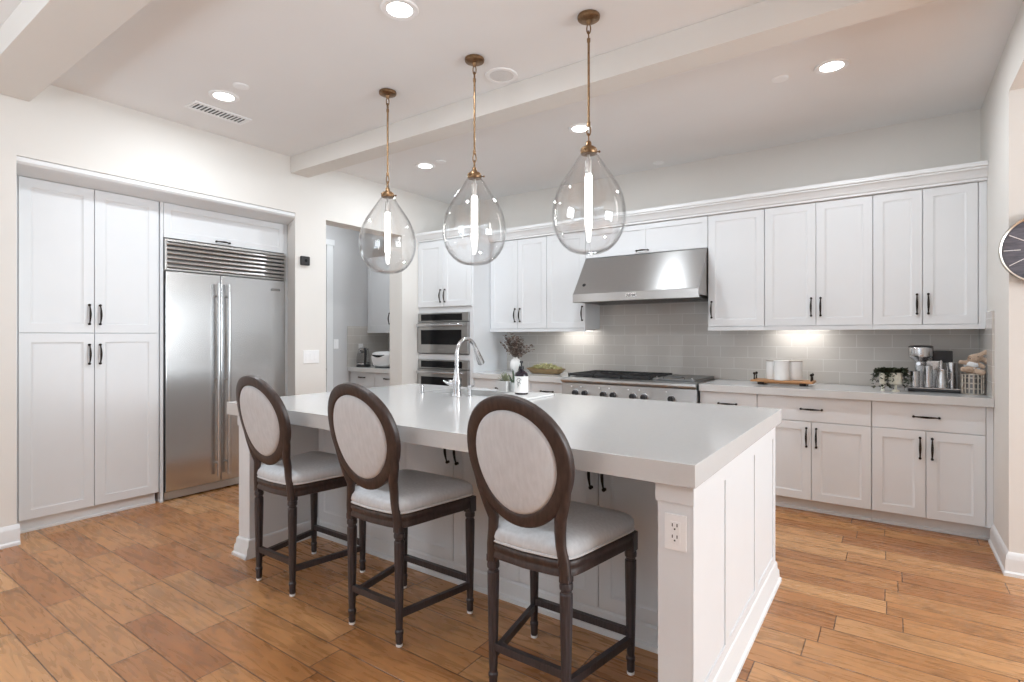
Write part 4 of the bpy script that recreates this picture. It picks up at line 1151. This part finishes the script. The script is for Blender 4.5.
def skin(name, verts, edges, radii, material, parent, sub=2):
    me = bpy.data.meshes.new(name); me.from_pydata(verts, edges, []); me.materials.append(material)
    o = bpy.data.objects.new(name, me); COL.objects.link(o); o.parent = parent
    m = o.modifiers.new('skin', 'SKIN'); m.use_smooth_shade = True
    for v, r in zip(me.skin_vertices[0].data, radii): v.radius = (r, r) if not isinstance(r, tuple) else r
    me.skin_vertices[0].data[0].use_root = True
    s = o.modifiers.new('sub', 'SUBSURF'); s.levels = sub; s.render_levels = sub
    return o


V_ = [(0.0, 0.0, 0.0), (-0.006, -0.010, 0.045), (-0.006, -0.020, 0.080), (0.010, -0.024, 0.122), (-0.018, -0.040, 0.116),
      (-0.045, -0.036, 0.088), (-0.076, -0.045, 0.090), (0.040, -0.036, 0.070), (0.058, -0.045, 0.052),
      (-0.040, -0.055, 0.040), (-0.070, -0.062, 0.046), (0.030, -0.062, 0.026), (0.062, -0.066, 0.022),
      (0.040, -0.015, 0.142), (0.070, -0.012, 0.160), (0.098, -0.010, 0.170), (0.045, -0.008, 0.112), (0.078, -0.006, 0.096), (0.088, -0.010, 0.072)]
E_ = [(0, 1), (1, 2), (2, 3), (3, 4), (2, 5), (5, 6), (2, 7), (7, 8), (1, 9), (9, 10), (1, 11), (11, 12), (3, 13), (13, 14), (14, 15), (3, 16), (16, 17), (17, 18)]
R_ = [0.026, 0.034, 0.028, 0.036, 0.022, 0.014, 0.016, 0.014, 0.016, 0.018, 0.020, 0.019, 0.021, 0.013, 0.018, 0.010, 0.013, 0.022, 0.014]
rb = skin('body', V_, E_, R_, plush_tan, pb)
sk_ = skin('knit_top', [V_[1], tuple(0.5 * (a + b) for a, b in zip(V_[1], V_[2])), V_[2], V_[5], V_[7]], [(0, 1), (1, 2), (2, 3), (2, 4)], [0.040, 0.040, 0.034, 0.019, 0.019], plush_white, pb)
mb = MB()
for s in (-1, 1): mb.sphere((V_[3][0] + s * 0.013, V_[3][1] - 0.027, V_[3][2] + 0.006), 0.0032, u=8, v=6)
mb.sphere((V_[4][0], V_[4][1] - 0.018, V_[4][2] - 0.001), 0.0035, u=8, v=6); mb.build('eyes_and_nose', ink, pb)

# ------------------------------------------------------------------ things on the back countertop, left of the range
vs = thing('vase', 'round white vase on the left countertop by the oven tower', 'vase', (-3.372, 4.86, ZT), 0)
mb = MB(); mb.lathe([(0.030, 0), (0.034, 0.004), (0.052, 0.030), (0.062, 0.070), (0.060, 0.105), (0.044, 0.135), (0.026, 0.148), (0.024, 0.158), (0.028, 0.164), (0.023, 0.164), (0.020, 0.150)], (0, 0, 0), 32); mb.build('vase_body', ceramic, vs)
fl = thing('dried_branches', 'spray of dried brown eucalyptus branches standing in the round white vase', 'dried flowers', (-3.372, 4.86, ZT + 0.10), 0)
rnd = random.Random(11); ms = MB(); ml = MB()
for k in range(34):
    a = rnd.uniform(0, 2 * PI); sp_ = rnd.uniform(0.04, 0.25); hh = rnd.uniform(0.20, 0.318) - 0.5 * max(0, sp_ - 0.10)
    ex = sp_ * math.cos(a) - 0.01; ey = sp_ * 0.62 * math.sin(a)
    P = [Vector((ex * q ** 1.6, ey * q ** 1.6, hh * q)) for q in (0, 0.25, 0.5, 0.75, 1)]
    ms.tube(P, [0.0022, 0.002, 0.0018, 0.0014, 0.0008], 5)
    for j in range(16):
        q = 0.42 + 0.58 * j / 15
        p = Vector((ex * q ** 1.6, ey * q ** 1.6, hh * q))
        ml.leaf(p, (rnd.uniform(-1, 1), rnd.uniform(-1, 1), rnd.uniform(-0.5, 0.8)), rnd.uniform(0.022, 0.040), rnd.uniform(0.018, 0.028), 0.25)
ms.build('stems', stem_mat, fl); ml.build('leaves', dried, fl)

bw = thing('dough_bowl', 'long shallow wooden bowl on the left countertop beside the range', 'bowl', (-2.945, 4.80, ZT), 0)
mb = MB()
el_ = lambda a, b, z: [(a * math.copysign(abs(math.cos(t)) ** 0.7, math.cos(t)), b * math.copysign(abs(math.sin(t)) ** 0.7, math.sin(t)), z) for t in [2 * PI * k / 40 for k in range(40)]]
mb.loft([el_(0.155, 0.055, 0), el_(0.175, 0.066, 0.010), el_(0.222, 0.088, 0.052), el_(0.228, 0.090, 0.056), el_(0.218, 0.082, 0.055), el_(0.165, 0.058, 0.016)])
mb.build('bowl_body', bowl_wood, bw, 50)
rnd = random.Random(5); mb = MB()
for k in range(260):
    a = rnd.uniform(0, 2 * PI); q = math.sqrt(rnd.random())
    x, y = 0.185 * q * math.cos(a), 0.064 * q * math.sin(a); z = 0.034 + 0.050 * (1 - q * q) + rnd.uniform(-0.006, 0.010)
    mb.leaf((x, y, z), (math.cos(a) * 0.8 + rnd.uniform(-0.7, 0.7), math.sin(a) * 0.8 + rnd.uniform(-0.7, 0.7), rnd.uniform(0.2, 1.1)), rnd.uniform(0.018, 0.034), 0.020, 0.3)
for k in range(30):
    a = rnd.uniform(0, 2 * PI); q = math.sqrt(rnd.random())
    mb.sphere((0.165 * q * math.cos(a), 0.052 * q * math.sin(a), 0.038 + 0.032 * (1 - q * q)), 0.018, 1, 1, 0.8, 8, 6)
solo('dried_blossoms', mb, blossom, 'pale green and yellow dried blossoms heaped in the wooden bowl', 'dried flowers', (-2.945, 4.80, ZT + 0.006), 0, None, 'stuff')

# ------------------------------------------------------------------ butler's nook seen through the hall opening
hu = thing('hall_wall_cabinet', 'white wall cabinet above the kettle in the hall nook', 'cabinet', (-5.698, 4.76, 1.384), 0)
mb = MB(); mb.box(0, 1.012, 0.0195, 0.359, 0, 0.96); mb.build('body', cab_paint, hu)
door(hu, 0.006, 0.468, 0.003, 0.957, ('r', 0.147), fr=0.058); door(hu, 0.472, 1.008, 0.003, 0.957, ('l', 0.147), fr=0.058)
mb = MB(); mb.box(0, 1.012, -0.006, 0.014, -0.034, 0, 0.002); mb.box(0, 1.012, 0.014, 0.359, -0.008, 0); mb.build('light_rail', cab_paint, hu)
hb = thing('hall_base_cabinet', 'white drawer base cabinet below the kettle in the hall nook', 'cabinet', (-5.698, 4.475, 0), 0)
mb = MB(); mb.box(0, 1.012, 0.0195, 0.63, 0.095, 0.857); mb.build('body', cab_paint, hb)
mb = MB(); mb.box(0, 1.012, 0.07, 0.63, 0, 0.095); mb.build('plinth', trim_paint, hb)
for a, b, s in ((0.014, 0.478, 'r'), (0.482, 0.946, 'l')):
    door(hb, a, b, 0.680, 0.855, ('c', 0.79), fr=0, name='drawer', hmesh=HANDLE_SMALL); door(hb, a, b, 0.098, 0.676, (s, 0.56))
worktop('hall_countertop', 'pale quartz counter holding the kettle in the hall nook', -5.688, -4.684, 4.44, TB - 0.001, 0.858, 0.914, quartz_grey)
kt = thing('kettle', 'clear glass electric kettle with black handle on the hall counter', 'kettle', (-5.548, 4.575, 0.914), -0.5); kt.scale = (1.18, 1.18, 1.12)
mb = MB(); mb.lathe([(0.074, 0), (0.076, 0.004), (0.074, 0.020), (0.066, 0.028)], (0, 0, 0), 28); mb.build('base', black_plastic, kt)
mb = MB(); mb.lathe([(0.066, 0.029), (0.074, 0.05), (0.072, 0.12), (0.058, 0.180), (0.052, 0.196)], (0, 0, 0), 28, cap0=False, cap1=False); mb.build('glass_body', kettle_glass, kt)
mb = MB(); mb.lathe([(0.070, 0.028), (0.073, 0.030), (0.073, 0.048), (0.070, 0.050)], (0, 0, 0), 28, cap0=False, cap1=False); mb.build('band', chrome, kt)
mb = MB(); mb.lathe([(0.054, 0.194), (0.055, 0.206), (0.035, 0.218), (0.012, 0.222), (0.010, 0.232), (0.003, 0.234)], (0, 0, 0), 24); mb.build('lid', chrome, kt)
mb = MB(); mb.tube([(0.050, 0, 0.200), (0.085, 0, 0.205), (0.108, 0, 0.185), (0.112, 0, 0.12), (0.098, 0, 0.055), (0.070, 0, 0.035)], [0.012, 0.013, 0.014, 0.013, 0.012, 0.011], 10); mb.build('handle', black_plastic, kt)
mb = MB(); mb.tube([(-0.050, 0, 0.165), (-0.070, 0, 0.188), (-0.082, 0, 0.200)], [0.016, 0.012, 0.008], 10); mb.build('spout', chrome, kt)
wk = thing('rice_cooker', 'rounded white countertop cooker with dark curved window in the hall nook', 'cooker', (-5.200, 4.625, 0.914), 0.2)
se = lambda a, b, z, p=0.55: [(a * math.copysign(abs(math.cos(t)) ** p, math.cos(t)), b * math.copysign(abs(math.sin(t)) ** p, math.sin(t)), z) for t in [2 * PI * k / 40 for k in range(40)]]
mb = MB(); mb.loft([se(0.10, 0.095, 0.010), se(0.128, 0.118, 0.04), se(0.150, 0.130, 0.11), se(0.150, 0.130, 0.15), se(0.138, 0.118, 0.182), se(0.10, 0.085, 0.198), se(0.05, 0.04, 0.203)]); mb.build('shell', white_plastic, wk, 60)
mb = MB(); mb.loft([se(0.105, 0.10, 0.0), se(0.105, 0.10, 0.012)]); mb.build('foot', black_plastic, wk)
mb = MB(); mb.tube([(-0.11 + 0.016 * k, -0.126 + 0.0006 * (k - 6) ** 2 * 0.3, 0.148 - 0.016 * math.sin(PI * k / 12) + 0.012) for k in range(13)], [0.004 + 0.012 * math.sin(PI * k / 12) for k in range(13)], 8); mb.build('window', black_glass, wk)
ol = thing('wall_outlet', 'white outlet plate with a plug on the tiled hall backsplash behind the kettle', 'outlet', (-5.690, 4.645, 1.090), PI / 2)
mb = MB(); mb.box(-0.036, 0.036, -0.006, 0, 0, 0.118, 0.003); mb.build('plate', white_plastic, ol)
mb = MB(); mb.box(-0.014, 0.014, -0.030, -0.005, 0.018, 0.048, 0.004); mb.build('plug', black_plastic, ol)
# unseen fitting and lamp added to light the hall
hl = thing('hall_fill_light', 'added unseen ceiling light that brightens the hall beyond the opening', 'downlight', (-5.15, 3.95, ZC - 0.006), 0)
mb = MB(); mb.lathe([(0.062, 0.0055), (0.064, 0.0), (0.090, -0.002), (0.094, 0.0058)], (0, 0, 0), 24, cap0=False, cap1=False); mb.build('trim_ring', white_plastic, hl)
mb = MB(); mb.lathe([(0.064, 0.0005), (0.060, 0.0045)], (0, 0, 0), 24); mb.build('lens', can_glow, hl)
area('hall_fill_lamp', (-5.15, 3.95, ZC - 0.03), (0, 0, -1), 0.12, 0.12, 9, (0.9, 0.95, 1.0), shape='DISK')
